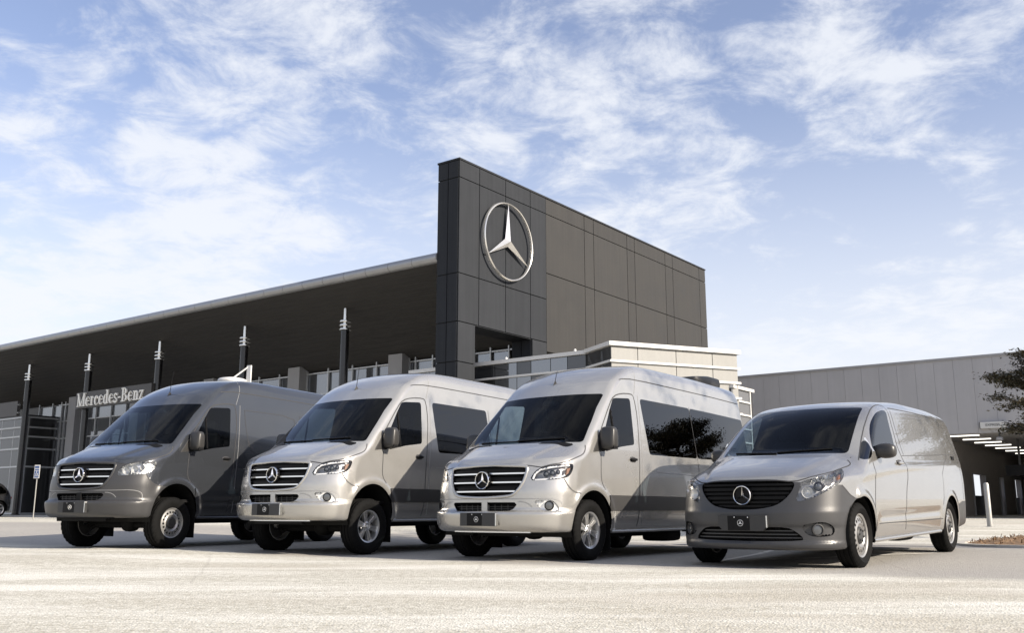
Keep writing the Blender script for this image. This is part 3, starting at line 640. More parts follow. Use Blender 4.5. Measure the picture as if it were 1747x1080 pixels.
VIT=Body(
 xf=[(.15,-.74),(.185,-.845),(.225,-.888),(.262,-.890),(.29,-.872),(.42,-.868),(.47,-.885),(.57,-.888),(.63,-.872),(.88,-.815),(1.0,-.78)],
 plan=[(0,0),(.25,.015),(.45,.05),(.6,.105),(.7,.16),(.8,.26),(.88,.40),(.95,.7)],
 hood=[(-1.1,.72),(-.9,.83),(-.82,.885),(-.7,.95),(-.5,1.03),(-.2,1.115),(.05,1.18),(.3,1.24),(.6,1.30)],
 hdrop=[(0,0),(.3,.005),(.5,.015),(.65,.03),(.75,.05),(.85,.085),(.95,.14)],
 hshift=[(0,0),(.4,.01),(.6,.03),(.8,.08),(.95,.16)],
 top=[(-.3,.96),(.05,1.17),(.98,1.76),(1.15,1.825),(1.4,1.88),(1.8,1.92),(2.6,1.96),(3.6,1.955),(4.6,1.91)],
 tshift=[(0,0),(.3,.02),(.5,.06),(.7,.14),(.85,.23),(1.0,.35)],
 crown=[(0,0),(.35,.006),(.55,.016),(.7,.034),(.85,.07)],
 W=[(.15,.85),(.28,.915),(.45,.945),(.7,.963),(.9,.965),(1.05,.957),(1.2,.93),(1.4,.885),(1.6,.835),(1.75,.798),(1.9,.735)],
 Wx=[(-1,-.03),(-.5,-.012),(0,0),(3.5,0),(4.8,-.04)],
 zb=[(-1,.20),(-.45,.20),(0,.26),(4.,.29),(4.7,.34)],
 rear=[(.2,4.84),(.8,4.84),(1.25,4.82),(1.6,4.77),(1.9,4.66)], rplan=[(0,0),(.5,.02),(.75,.09),(.95,.22)],
 k=dict(fh=.06,cowl=.04,flank=.08,roof=.12,rear=.14,rx=.6,cx=-.15),
 arch=[(0,.34,.42,.022),(3.6,.34,.42,.018)],
 bulge=(pch([(-1.,.44),(-.75,.47),(-.4,.58),(.1,.68),(.6,.72)]),.022,.035),
 crease=[(pch([(-.6,.87),(.47,.995),(1.66,1.075),(3.0,1.125),(4.5,1.18)]),pch([(-.7,0),(-.2,.5),(.3,1),(4,1),(4.6,.3)]),.012,.045),(pch([(-.6,.50),(4.6,.56)]),pch([(-.7,0),(.5,0),(.7,1),(3.0,1),(3.15,0),(5,0)]),-.010,.05)])

def nets(body, lo, hi, h_):
    """surface nets: one vertex per crossed cell, then Newton steps onto the surface"""
    xs = np.arange(lo[0], hi[0]+h_, h_); ys = np.arange(lo[1], hi[1]+h_, h_)+1e-4; zs = np.arange(lo[2], hi[2]+h_, h_)
    F = body.f(xs[:, None, None], ys[None, :, None], zs[None, None, :]); F = np.broadcast_to(F, (len(xs), len(ys), len(zs)))
    sg_ = F < 0; nx, ny, nz = F.shape
    cnt = np.zeros((nx-1, ny-1, nz-1), np.int8)
    for i in (0, 1):
        for j in (0, 1):
            for k in (0, 1): cnt += sg_[i:nx-1+i, j:ny-1+j, k:nz-1+k]
    act = (cnt > 0) & (cnt < 8); idx = -np.ones(act.shape, np.int64); ci = np.argwhere(act); idx[act] = np.arange(len(ci))
    V = np.stack([xs[ci[:, 0]]+h_/2, ys[ci[:, 1]]+h_/2, zs[ci[:, 2]]+h_/2], -1)
    V = project(body, V, 6, h_)
    Q = []
    for ax in range(3):
        a = [slice(None)]*3; b = [slice(None)]*3; a[ax] = slice(0, -1); b[ax] = slice(1, None)
        s0, s1 = sg_[tuple(a)], sg_[tuple(b)]; e = np.argwhere(s0 != s1); u, v = (ax+1) % 3, (ax+2) % 3
        e = e[(e[:, u] > 0) & (e[:, v] > 0) & (e[:, u] < idx.shape[u]) & (e[:, v] < idx.shape[v])]
        cells = []
        for du, dv in ((-1, -1), (0, -1), (0, 0), (-1, 0)):
            c = e.copy(); c[:, u] += du; c[:, v] += dv; cells.append(idx[c[:, 0], c[:, 1], c[:, 2]])
        q = np.stack(cells, -1); fl = s0[e[:, 0], e[:, 1], e[:, 2]]; q[~fl] = q[~fl][:, ::-1]; Q.append(q)
    Q = np.concatenate(Q); Q = Q[(Q >= 0).all(1)]
    return V, np.concatenate([Q[:, [0, 1, 2]], Q[:, [0, 2, 3]]])
def grad(body, V, e=.004):
    g = np.stack([body.f(V[:, 0]+d[0], V[:, 1]+d[1], V[:, 2]+d[2])-body.f(V[:, 0]-d[0], V[:, 1]-d[1], V[:, 2]-d[2]) for d in ((e, 0, 0), (0, e, 0), (0, 0, e))], -1)/(2*e)
    return g
def project(body, V, it=4, lim=.05):
    for _ in range(it):
        g = grad(body, V); F = body.f(V[:, 0], V[:, 1], V[:, 2]); st_ = g*(F/np.maximum((g*g).sum(1), 1e-6))[:, None]
        l = np.linalg.norm(st_, axis=1, keepdims=True); V = V-st_*np.minimum(1, lim/np.maximum(l, 1e-9))
    return V
def normals(body, V):
    g = grad(body, V, .006); return g/np.maximum(np.linalg.norm(g, axis=1, keepdims=True), 1e-9)
def clip(body, V, T, d):
    """split the triangles along d = 0; returns V, inside triangles (d < 0), outside triangles"""
    s_ = d[T] < 0; n_ = s_.sum(1); ins = [T[n_ == 3]]; outs = [T[n_ == 0]]
    for want, tgt1, tgt2 in ((1, ins, outs), (2, outs, ins)):
        M = T[n_ == want]; sm = s_[n_ == want]
        if len(M) == 0: continue
        lone = np.argmax(sm if want == 1 else ~sm, 1); r = np.arange(len(M))
        a, b, c = M[r, lone], M[r, (lone+1) % 3], M[r, (lone+2) % 3]
        E_ = np.concatenate([np.stack([a, b], 1), np.stack([a, c], 1)]); Es = np.sort(E_, 1); U, inv_ = np.unique(Es, axis=0, return_inverse=True); inv_ = inv_.reshape(-1)
        d0, d1 = d[U[:, 0]], d[U[:, 1]]; f_ = np.clip(d0/(d0-d1+1e-12), .02, .98)[:, None]; P = V[U[:, 0]]*(1-f_)+V[U[:, 1]]*f_
        if body is not None: P = project(body, P, 2, .01)
        n0 = len(V); V = np.concatenate([V, P]); d = np.concatenate([d, np.zeros(len(P))]); ab = n0+inv_[:len(M)]; ac = n0+inv_[len(M):]
        tgt1.append(np.stack([a, ab, ac], 1)); tgt2.append(np.stack([ab, b, c], 1)); tgt2.append(np.stack([ab, c, ac], 1))
    return V, np.concatenate(ins), np.concatenate(outs)
def poly_sd(P, poly):
    """signed distance to a polygon in 2D (negative inside)"""
    poly = np.array(poly, float); best = np.full(len(P), 1e9); inside = np.zeros(len(P), bool); n = len(poly)
    for i in range(n):
        a, b = poly[i], poly[(i+1) % n]; e = b-a; w = P-a; t_ = np.clip((w@e)/(e@e+1e-12), 0, 1); best = np.minimum(best, np.linalg.norm(w-t_[:, None]*e, axis=1))
        cond = (a[1] > P[:, 1]) != (b[1] > P[:, 1])
        with np.errstate(divide='ignore', invalid='ignore'): xi = a[0]+(P[:, 1]-a[1])*(e[0])/(e[1] if e[1] != 0 else 1e-12)
        inside ^= cond & (P[:, 0] < xi)
    return np.where(inside, -best, best)
def smooth_poly(poly, n=3):
    """round the corners (Chaikin)"""
    p = np.array(poly, float)
    for _ in range(n):
        q = np.roll(p, -1, 0); p = np.stack([.75*p+.25*q, .25*p+.75*q], 1).reshape(-1, 2)
    return p
def round_poly(pts, r, n=6):
    """fillet every corner with radius r, shortened where the sides are short"""
    P = np.array(pts, float); out_ = []; N_ = len(P)
    for i in range(N_):
        a, b, c = P[i-1], P[i], P[(i+1) % N_]; u = (a-b)/np.linalg.norm(a-b); w = (c-b)/np.linalg.norm(c-b); co = float(np.clip(u@w, -1, 1)); half = math.acos(co)/2
        d = min(r/max(math.tan(half), 1e-3), .45*np.linalg.norm(a-b), .45*np.linalg.norm(c-b)); A_, C_ = b+u*d, b+w*d
        for k in range(n+1): t_ = k/n; out_.append((1-t_)**2*A_+2*t_*(1-t_)*b+t_*t_*C_)
    return np.array(out_)
PROJ = {'side': lambda V: V[:, [0, 2]], 'front': lambda V: V[:, [1, 2]], 'diag': lambda V: np.stack([V[:, 0]+np.abs(V[:, 1]), V[:, 2]], 1), 'top': lambda V: V[:, [0, 1]]}
def region(V, proj, poly, side=0, guard=None):
    P = PROJ[proj](V); pl = np.array(poly); lo, hi = pl.min(0)-.06, pl.max(0)+.06; ok = ((P > lo) & (P < hi)).all(1)
    if side: ok &= V[:, 1]*side > .25
    if guard is not None: ok &= guard(V)
    d = np.full(len(V), .06); d[ok] = poly_sd(P[ok], pl)
    return d
def van_mesh(name, V, T, body=None, nrm=None, mat=None, parent=None, flat=False):
    """van axes (x back, y to the right in the picture, z up) -> Blender object axes (y mirrored)"""
    u, inv_ = np.unique(T.reshape(-1), return_inverse=True); Vn = V[u].copy(); Tn = inv_.reshape(-1, 3)
    ok = (Tn[:, 0] != Tn[:, 1]) & (Tn[:, 1] != Tn[:, 2]) & (Tn[:, 0] != Tn[:, 2]); Tn = Tn[ok]
    if nrm is None and body is not None: nn = normals(body, Vn)
    else: nn = nrm[u] if nrm is not None else None
    if nn is not None:
        fn = np.cross(Vn[Tn[:, 1]]-Vn[Tn[:, 0]], Vn[Tn[:, 2]]-Vn[Tn[:, 0]]); bad = (fn*nn[Tn[:, 0]]).sum(1) < 0; Tn[bad] = Tn[bad][:, ::-1]
    Vn[:, 1] *= -1; Tn = Tn[:, ::-1]
    me_ = bpy.data.meshes.new(name); me_.vertices.add(len(Vn)); me_.vertices.foreach_set('co', Vn.astype(np.float32).ravel())
    me_.loops.add(len(Tn)*3); me_.loops.foreach_set('vertex_index', Tn.astype(np.int32).ravel()); me_.polygons.add(len(Tn))
    me_.polygons.foreach_set('loop_start', np.arange(0, len(Tn)*3, 3, dtype=np.int32)); me_.update(calc_edges=True)
    me_.shade_smooth()
    if nn is not None and not flat:
        n2 = nn.copy(); n2[:, 1] *= -1; me_.normals_split_custom_set_from_vertices(n2.tolist())
    return link(name, me_, parent, mat)
def vbuild(mb, name, mat, parent, smooth=None):
    """MB in van axes -> object with y mirrored"""
    mb.v = [(p[0], -p[1], p[2]) for p in mb.v]; return mb.build(name, mat, parent, smooth)
def ribbon(body, name, mat, parent, pts, w=.010, lift=.002, close=False, mirror=False, step=.03, smooth=1):
    """thin strip laid on the body along a path (panel gaps, gutters)"""
    p = np.array(pts, float)
    for _ in range(smooth):
        q = [p[0]]
        for i in range(len(p)-1): q += [p[i]*.75+p[i+1]*.25, p[i]*.25+p[i+1]*.75]
        q.append(p[-1]); p = np.array(q)
    if close: p = np.vstack([p, p[:1]])
    P = []
    for i in range(len(p)-1):
        n_ = max(1, int(np.linalg.norm(p[i+1]-p[i])/step))
        for k in range(n_): P.append(p[i]+(p[i+1]-p[i])*k/n_)
    P.append(p[-1]); P = np.array(P)
    for sgn in ((1, -1) if mirror else (1,)):
        mb = MB()
        Q = P*np.array([1, sgn, 1]); Q = project(body, Q, 5, .04); nn = normals(body, Q); tg = np.gradient(Q, axis=0); tg /= np.maximum(np.linalg.norm(tg, axis=1, keepdims=True), 1e-9)
        sd_ = np.cross(nn, tg); sd_ /= np.maximum(np.linalg.norm(sd_, axis=1, keepdims=True), 1e-9)
        A_ = Q+sd_*w/2+nn*lift; B_ = Q-sd_*w/2+nn*lift; n_ = len(Q)
        mb.add(list(map(tuple, A_))+list(map(tuple, B_)), [(i, i+1, n_+i+1, n_+i) for i in range(n_-1)])
        mb.v = [(a, -b, c) for a, b, c in mb.v]; mb.build(name, mat, parent, fix=False)
from functools import lru_cache
@lru_cache(None)
def front_x(body, y, z):
    """x of the front surface at (y, z)"""
    xs = np.linspace(-1.05, .95, 700); F = body.f(xs, np.full_like(xs, y), np.full_like(xs, z)); i = int(np.argmax(F < 0)); return float(xs[max(i, 0)])
@lru_cache(None)
def side_y(body, x, z):
    ys = np.linspace(1.2, 0, 900); F = body.f(np.full_like(ys, x), ys, np.full_like(ys, z)); return float(ys[int(np.argmax(F < 0))])
@lru_cache(None)
def top_z(body, x, y):
    zs = np.linspace(2.9, .9, 1000); F = body.f(np.full_like(zs, x), np.full_like(zs, y), zs); return float(zs[int(np.argmax(F < 0))])
def shell_pair(name, V, T, body, off, mat, parent):
    """the clipped region pushed inwards: the bottom of a recess"""
    u = np.unique(T); nn = np.zeros_like(V); nn[u] = normals(body, V[u]); return van_mesh(name, V-nn*off, T, None, nn, mat, parent)
def rim_wall(V, T, body, off, name, mat, parent):
    """wall of a recess along the open border of region T"""
    E_ = np.concatenate([T[:, [0, 1]], T[:, [1, 2]], T[:, [2, 0]]]); Es = np.sort(E_, 1); U, ind, ct = np.unique(Es, axis=0, return_index=True, return_counts=True)
    B_ = E_[ind[ct == 1]]; u, inv_ = np.unique(B_.reshape(-1), return_inverse=True); B2 = inv_.reshape(-1, 2); n_ = len(u)
    nu = normals(body, V[u]); vv = np.vstack([V[u], V[u]-nu*off]); vv[:, 1] *= -1; mb = MB(); mb.add(list(map(tuple, vv)), [(a, b, n_+b, n_+a) for a, b in B2.tolist()]); return mb.build(name, mat, parent, fix=False)

# ------------------------------------------------------------------ wheels
def tyre_mesh(R, wd, rim):
    mb = MB(); h2 = wd/2; g_ = .009
    prof = [(rim-.01, -h2+.045), (rim+.012, -h2+.02), (rim+.03, -h2+.012), ((R+rim)/2, -h2-.004), (R-.045, -h2+.004), (R-.02, -h2+.016), (R-.006, -h2+.03)]
    for y0, y1 in ((-h2+.034, -h2*.5), (-h2*.38, -.012), (.012, h2*.38), (h2*.5, h2-.034)):
        prof += [(R, y0), (R, y1), (R-g_, y1+.002), (R-g_, y1+.008)] if y1 < h2*.9 else [(R, y0), (R, y1)]
    prof += [(R-.006, h2-.03), (R-.02, h2-.016), (R-.045, h2-.004), ((R+rim)/2, h2+.004), (rim+.03, h2-.012), (rim+.012, h2-.02), (rim-.01, h2-.045)]
    n = 96; v = []; 
    for i, (r, y) in enumerate(prof):
        for k in range(n):
            rr = r
            if k % 3 == 0 and r > R-.03 and abs(y) > h2*.55: rr = r-.008
            a = 2*math.pi*k/n; v.append((rr*math.cos(a), y, rr*math.sin(a)))
    L = len(prof); f = [(i*n+k, i*n+(k+1) % n, (i+1)*n+(k+1) % n, (i+1)*n+k) for i in range(L-1) for k in range(n)]
    mb.add(v, f); me_ = mb.mesh('tyre', 35); me_.materials.append(MATS['rubber']); return me_
def rim_parts(kind, rim, wd):
    """meshes of the rim, outer face at +y"""
    h2 = wd/2; r = rim; out_ = []
    mb = MB(); mb.lathe([(r+.004, -h2+.035), (r-.012, -h2+.03), (r-.02, -h2+.06), (r-.03, 0), (r-.02, h2-.07), (r-.012, h2-.035), (r+.006, h2-.026), (r+.010, h2-.034), (r+.004, h2-.05)], 48, 'y')
    out_.append(('barrel', 'steel_wheel' if kind == 'steel' else 'alloy', mb.mesh('barrel', 40)))
    mb = MB(); mb.lathe([(r-.03, .0), (.05, -.01)], 32, 'y'); out_.append(('backing', 'hub_black', mb.mesh('backing', 40)))
    if kind == 'steel':
        mb = MB(); NH = 18
        r1, r2 = r*.66, r*.80; y0, y1 = h2-.055, h2-.04
        mb.lathe([(r-.012, h2-.05), (r2, y1)], 72, 'y'); mb.lathe([(r1, y0+.02), (r*.56, y0+.028), (r*.50, y0+.015), (r*.3, y0-.0), (.03, y0)], 72, 'y')
        for k in range(NH):
            a0 = 2*math.pi*(k+.26)/NH; a1 = 2*math.pi*(k+.74)/NH
            mb.lathe([(r2, y1), ((r1+r2)/2, y0+.018), (r1, y0+.02)], 4, 'y', a0=a1, a1=a0+2*math.pi/NH)
        out_.append(('disc', 'steel_wheel', mb.mesh('disc', 35)))
        mb = MB(); mb.lathe([(r*.40, y0+.004), (r*.40, y0+.02), (r*.34, y0+.034), (r*.15, y0+.038), (.0, y0+.038)], 32, 'y'); out_.append(('centre_cap', 'hub_black', mb.mesh('centre_cap', 30)))
        for k in range(6):
            mb = MB(); a = 2*math.pi*k/6; mb.lathe([(0, y0+.046), (.010, y0+.046), (.012, y0+.02)], 8, 'y', c=(r*.27*math.cos(a), 0, r*.27*math.sin(a))); out_.append(('lug_nut', 'hub_black', mb.mesh('lug_nut', 40)))
    else:
        for k in range(6):
            mb = MB(); a = 2*math.pi*k/6+.26; ca_, sa_ = math.cos(a), math.sin(a)
            def P(rr, w, y): return (rr*ca_-w*sa_, y, rr*sa_+w*ca_)
            yo, yi = h2-.04, h2-.06
            for s0 in (-1, 1):
                w0a, w0b, w1a, w1b = .004, .024, .006, .046
                v = [P(.045, s0*w0a, yi-.005), P(.045, s0*w0b, yi-.008), P(r-.012, s0*w1b, yo-.008), P(r-.012, s0*w1a, yo-.012), P(.045, s0*w0a, yi-.04), P(.045, s0*w0b, yi-.04), P(r-.012, s0*w1b, yo-.05), P(r-.012, s0*w1a, yo-.05)]
                mb.add(v, [(0, 1, 2, 3), (4, 7, 6, 5), (0, 4, 5, 1), (1, 5, 6, 2), (2, 6, 7, 3), (3, 7, 4, 0)])
            mb.add([P(.04, -.008, yi-.016), P(.04, .008, yi-.016), P(r-.012, .010, yo-.022), P(r-.012, -.010, yo-.022)], [(0, 1, 2, 3)])
            out_.append(('spoke', 'alloy', mb.mesh('spoke')))
        mb = MB(); mb.lathe([(.062, h2-.10), (.060, h2-.055), (.045, h2-.045), (.036, h2-.045), (.034, h2-.05), (0, h2-.05)], 28, 'y'); out_.append(('centre_cap', 'alloy', mb.mesh('centre_cap', 40)))
        mb = MB(); emblem(mb, (0, h2-.052, 0), .026, (-1, 0, 0), (0, 0, 1), (0, 1, 0), depth=.004, n=16); out_.append(('cap_star', 'chrome', mb.mesh('cap_star')))
        for k in range(6):
            mb = MB(); a = 2*math.pi*(k+.5)/6+.26; mb.lathe([(0, h2-.045), (.010, h2-.046), (.011, h2-.09)], 8, 'y', c=(.056*math.cos(a), 0, .056*math.sin(a))); out_.append(('lug_nut', 'satin_chrome', mb.mesh('lug_nut', 40)))
    res = []
    for nm, mt_, me_ in out_: me_.materials.append(MATS[mt_]); res.append((nm, me_))
    return res
def wheel_set(root, kind, R, rim, wd, track, wb, steer=0.0):
    ty = tyre_mesh(R, wd, rim); rp_ = rim_parts(kind, rim, wd)
    for x in (0, wb):
        for s in (1, -1):
            w = empty('wheel', (x, -s*track/2, R-.006), 0, root)   # y mirrored: +1 is the picture's right side
            w.rotation_euler = (0, random.uniform(0, 6), (math.pi if s > 0 else 0)+(steer if x == 0 else 0))
            link('tyre', ty, w)
            first = True; rim_o = None
            for nm, me_ in rp_:
                o = link(nm, me_, w if first or nm in ('backing',) else w)
                first = False

# ------------------------------------------------------------------ van parts shared by both types
def sym(poly): return list(poly)+[(-a, b) for a, b in reversed(poly)]
def arch_poly(cx, cz, R):
    p = [(cx+R*math.cos(math.radians(a)), cz+R*math.sin(math.radians(a))) for a in range(-10, 191, 8)]
    return [(cx+R*.985, .0)]+p+[(cx-R*.985, .0)]
_dc = {}
def diag_pt(body, q, z):
    """point and normal of the front corner where x + y = q at height z"""
    key = (id(body), q, z)
    if key not in _dc:
        y = np.linspace(.2, 1.03, 800); v = np.abs(body.f(q-y, y, np.full_like(y, z))); i = int(np.argmin(v))
        P = project(body, np.array([[q-y[i], y[i], z]]), 3)[0]; _dc[key] = (P, normals(body, P[None])[0])
    return _dc[key]
def sweep_bar(mb, path, dx, dz):
    """bar of rectangular section along a path (van axes)"""
    n = len(path); v = []
    for x, y, z in path: v += [(x, y, z-dz/2), (x+dx, y, z-dz/2), (x+dx, y, z+dz/2), (x, y, z+dz/2)]
    f = [(i*4+k, i*4+(k+1) % 4, i*4+4+(k+1) % 4, i*4+4+k) for i in range(n-1) for k in range(4)]+[(0, 1, 2, 3), (4*n-1, 4*n-2, 4*n-3, 4*n-4)]
    return mb.add(v, f)
def ypath(body, w, z, off, n=25): return [(front_x(body, y, z)+off, y, z) for y in np.linspace(-w, w, n)]
def badge(root, x, z, R):
    mb = MB(); mb.lathe([(0, -.004), (R*.93, -.004), (R*.93, .03), (0, .03)], 32, 'x', c=(x, 0, z)); b = vbuild(mb, 'badge_disc', 'gloss_black', root)
    mb = MB(); emblem(mb, (x-.006, 0, z), R, (0, 1, 0), (0, 0, 1), (-1, 0, 0), depth=.028, ring=.07, spoke=.17, n=40); vbuild(mb, 'star_badge', 'chrome', root, 25)
def plate(root, body, z0, z1, w, rounded_low=False):
    x = min(front_x(body, y, zz) for y in (0, w*.5, w) for zz in (z0, (z0+z1)/2, z1))-.022
    mb = MB()
    if rounded_low: mb.prism([(-w, z1), (w, z1), (w, z0+.05), (w-.05, z0), (-w+.05, z0), (-w, z0+.05)], lambda y, z: (x, y, z), lambda y, z: (x+.05, y, z))
    else: mb.box(x, x+.05, -w, w, z0, z1)
    pl = vbuild(mb, 'number_plate', 'plate_black', root)
    mb = MB(); mb.box(x-.004, x-.001, -w*.60, w*.22 if not rounded_low else w*.30, z0+.004, z1-.006); vbuild(mb, 'plate_insert', 'gloss_black', pl)
    mb = MB(); mb.box(x-.003, x+.045, w-.010, w+.003, z0+(.035 if rounded_low else .004), z1-.004); vbuild(mb, 'plate_edge', 'satin_chrome', pl)
    mb = MB(); emblem(mb, (x-.006, -.02, (z0+z1)/2), .033, (0, 1, 0), (0, 0, 1), (-1, 0, 0), depth=.003, ring=.06, spoke=.2, n=24); vbuild(mb, 'plate_star', 'plate_white', pl)
    for y in (-.085, .065):
        mb = MB(); mb.lathe([(0, -.004), (.006, -.003), (.006, .01)], 8, 'x', c=(x-.003, y, z1-.02)); vbuild(mb, 'bolt', 'satin_chrome', pl)
def cabin(root, dash, seat_x, seat_z, wheel_c, half, bulk, top):
    mb = MB(); x0, x1, z0, z1 = dash; mb.prism([(x0, z0), (x1, z0), (x1, z1-.06), (x1-.10, z1), (x0+.1, z1-.03)], lambda x, z: (x, -half, z), lambda x, z: (x, half, z)); vbuild(mb, 'dashboard', 'interior', root)
    for y in (-.43, .43):
        mb = MB(); rounded(mb, (seat_x-.12, y, seat_z), (.55, .50, .20), 5, 8); s_ = vbuild(mb, 'seat', 'seat_cloth', root, 50)
        mb = MB(); rounded(mb, (seat_x+.22, y, seat_z+.36), (.17, .48, .68), 5, 8); vbuild(mb, 'backrest', 'seat_cloth', s_, 50)
        mb = MB(); rounded(mb, (seat_x+.24, y, seat_z+.80), (.12, .27, .19), 4, 8); vbuild(mb, 'headrest', 'seat_cloth', s_, 50)
    mb = MB(); pts = []
    for k in range(25):
        a = 2*math.pi*k/24; pts.append((wheel_c[0]+.19*math.sin(a)*.45, wheel_c[1]+.19*math.cos(a), wheel_c[2]+.19*math.sin(a)*.89))
    mb.tube(pts, .014, 8, False); mb.bar((wheel_c[0], wheel_c[1]-.17, wheel_c[2]), (wheel_c[0], wheel_c[1]+.17, wheel_c[2]), .02, .05); mb.tube([wheel_c, (wheel_c[0]-.3, wheel_c[1], wheel_c[2]-.2)], .03, 8); vbuild(mb, 'steering_wheel', 'black_plastic', root, 40)
    mb = MB(); mb.box(bulk, bulk+.03, -half*.93, half*.93, .45, top); vbuild(mb, 'blackout_panel', 'interior', root)  # dark sheet added behind the seats to hide the see-through rear of the body
    mb = MB(); mb.box(-.1, bulk, -half, half, seat_z-.42, seat_z-.38); vbuild(mb, 'cab_floor', 'interior', root)
def headlamp(root, body, V, T, side, led, spots, drl, amber, low_beam=False):
    """lens with the lamp housing behind it; spots are (q, z, r, kind) in the diagonal projection"""
    lens = van_mesh('headlight', V, T, body, None, 'lens_glass', root)
    shell_pair('housing', V, T, body, .075, 'lamp_dark' if led or low_beam else 'lamp_reflector', lens)
    rim_wall(V, T, body, .075, 'housing_wall', 'gloss_black' if led else 'satin_chrome', lens)
    for q, z, r, kd in spots:
        P, nn = diag_pt(body, q, z); P = P*np.array([1, side, 1]); nn = nn*np.array([1, side, 1]); C = Vector(P-nn*.055); d = Vector((-.86, .35*side, 0)).normalized()
        mb = MB(); u = Vector((0, 0, 1)); w = d.cross(u); K = 18; v = []; prof = [(1.0, .030), (.86, .012), (.72, .018), (.60, .030), (.35, .042), (0, .046)] if kd == 'p' else [(1.0, .05), (.8, .022), (.5, .0), (.2, -.01), (0, -.012)]
        for rr, hh in prof: v += [tuple(C+(w*math.cos(2*math.pi*k/K)+u*math.sin(2*math.pi*k/K))*rr*r+d*hh) for k in range(K)]
        mb.add(v, [(i*K+k, i*K+(k+1) % K, (i+1)*K+(k+1) % K, (i+1)*K+k) for i in range(len(prof)-1) for k in range(K)])
        vbuild(mb, 'projector' if kd == 'p' else 'bowl', 'lamp_projector' if kd == 'p' else 'lamp_reflector', lens, 40)
    if drl:
        pts = []
        for q, z in drl:
            P, nn = diag_pt(body, q, z); P = (P-nn*.022)*np.array([1, side, 1]); pts.append(tuple(P))
        mb = MB(); mb.tube(pts, .014, 6); vbuild(mb, 'light_guide', 'lamp_white', lens, 40)
    if amber:
        mb = MB(); pv = []
        for q, z in amber:
            P, nn = diag_pt(body, q, z); pv.append(tuple((P-nn*.012)*np.array([1, side, 1])))
        pb = [tuple(np.array(p)-np.array([0, side*.02, 0])) for p in pv]; n_ = len(pv)
        mb.add(pv+pb, [tuple(range(n_)), tuple(range(2*n_-1, n_-1, -1))]+[(i, (i+1) % n_, n_+(i+1) % n_, n_+i) for i in range(n_)]); vbuild(mb, 'indicator', 'amber', lens)
    return lens
def patch_disc(body, q, z, side, prof, K=24):
    """small lathe standing on the body at a diagonal position, axis along the outward normal flattened to the front"""
    P, nn = diag_pt(body, q, z); P = P*np.array([1, side, 1]); nn = nn*np.array([1, side, 1]); C = Vector(P); d = Vector(nn).normalized(); u = Vector((0, 0, 1)); u = (u-d*u.dot(d)).normalized(); w = d.cross(u); v = []
    for r, hh in prof: v += [tuple(C+(w*math.cos(2*math.pi*k/K)+u*math.sin(2*math.pi*k/K))*r+d*hh) for k in range(K)]
    mb = MB(); mb.add(v, [(i*K+k, i*K+(k+1) % K, (i+1)*K+(k+1) % K, (i+1)*K+k) for i in range(len(prof)-1) for k in range(K)]); return mb
def liners(root, xs, cz, R, y0, y1):
    for x in xs:
        for s in (1, -1):
            mb = MB(); n = 18; v = []
            for k in range(n+1):
                a = math.radians(-15+210*k/n); v += [(x+R*math.cos(a), s*y0, cz+R*math.sin(a)), (x+R*math.cos(a), s*y1, cz+R*math.sin(a))]
            mb.add(v, [(2*k, 2*k+2, 2*k+3, 2*k+1) for k in range(n)]); mb.add([v[2*k] for k in range(n+1)], [tuple(range(n+1))]); vbuild(mb, 'wheel_liner', 'underbody', root)
def wipers(root, body, ends):
    for (y0, z0), (y1, z1) in ends:
        pts = []
        for f_ in np.linspace(0, 1, 9):
            y = y0+(y1-y0)*f_; z = z0+(z1-z0)*f_; pts.append((front_x(body, y, z)-.014, y, z))
        mb = MB(); mb.tube(pts, .009, 6); vbuild(mb, 'wiper', 'black_plastic', root)
def handle(root, body, x0, x1, z, mat, sides=(1, -1)):
    for s in sides:
        y = side_y(body, (x0+x1)/2, z); mb = MB(); rounded(mb, ((x0+x1)/2, s*(y-.002), z), ((x1-x0)*1.05, .014, .085), 2.6, 10); r_ = vbuild(mb, 'handle_recess', 'seam', root, 50)
        mb = MB(); rounded(mb, ((x0+x1)/2, s*(y+.022), z+.006), (x1-x0, .026, .034), 4, 8); vbuild(mb, 'door_handle', mat, root, 50)

# ------------------------------------------------------------------ tall van
SPV, SPT = nets(SPR, (-1.05, -1.10, .25), (5.15, 1.10, 2.72), .028)
HL3 = smooth_poly([(-.17, .947), (-.134, .991), (-.088, 1.041), (.01, 1.085), (.179, 1.112), (.405, 1.131), (.575, 1.138), (.585, 1.10), (.554, 1.04), (.495, .985), (.40, .958), (.114, .937), (-.12, .93)], 2)
GR3 = smooth_poly(sym([(.25, 1.108), (.50, 1.102), (.555, 1.09), (.562, 1.04), (.530, .91), (.475, .825), (.415, .772), (.33, .757), (.15, .75)]), 2)
WS3 = round_poly(sym([(.4, 2.093), (.795, 2.084), (.812, 1.888), (.853, 1.70), (.887, 1.50), (.902, 1.412), (.4, 1.415)]), .04)
DG3 = round_poly([(.345, 1.315), (.293, 1.395), (.395, 1.592), (.60, 1.88), (.71, 2.022), (.80, 2.038), (1.17, 2.066), (1.135, 1.72), (1.10, 1.44), (.731, 1.392)], .045)
TRI3 = [(.03, 1.292), (.275, 1.553), (.325, 1.50), (.31, 1.41), (.335, 1.335), (.25, 1.315)]
FOG3 = smooth_poly([(-.118, .703), (.03, .712), (.161, .715), (.26, .665), (.322, .585), (.15, .583), (.013, .591), (-.085, .666)], 2)
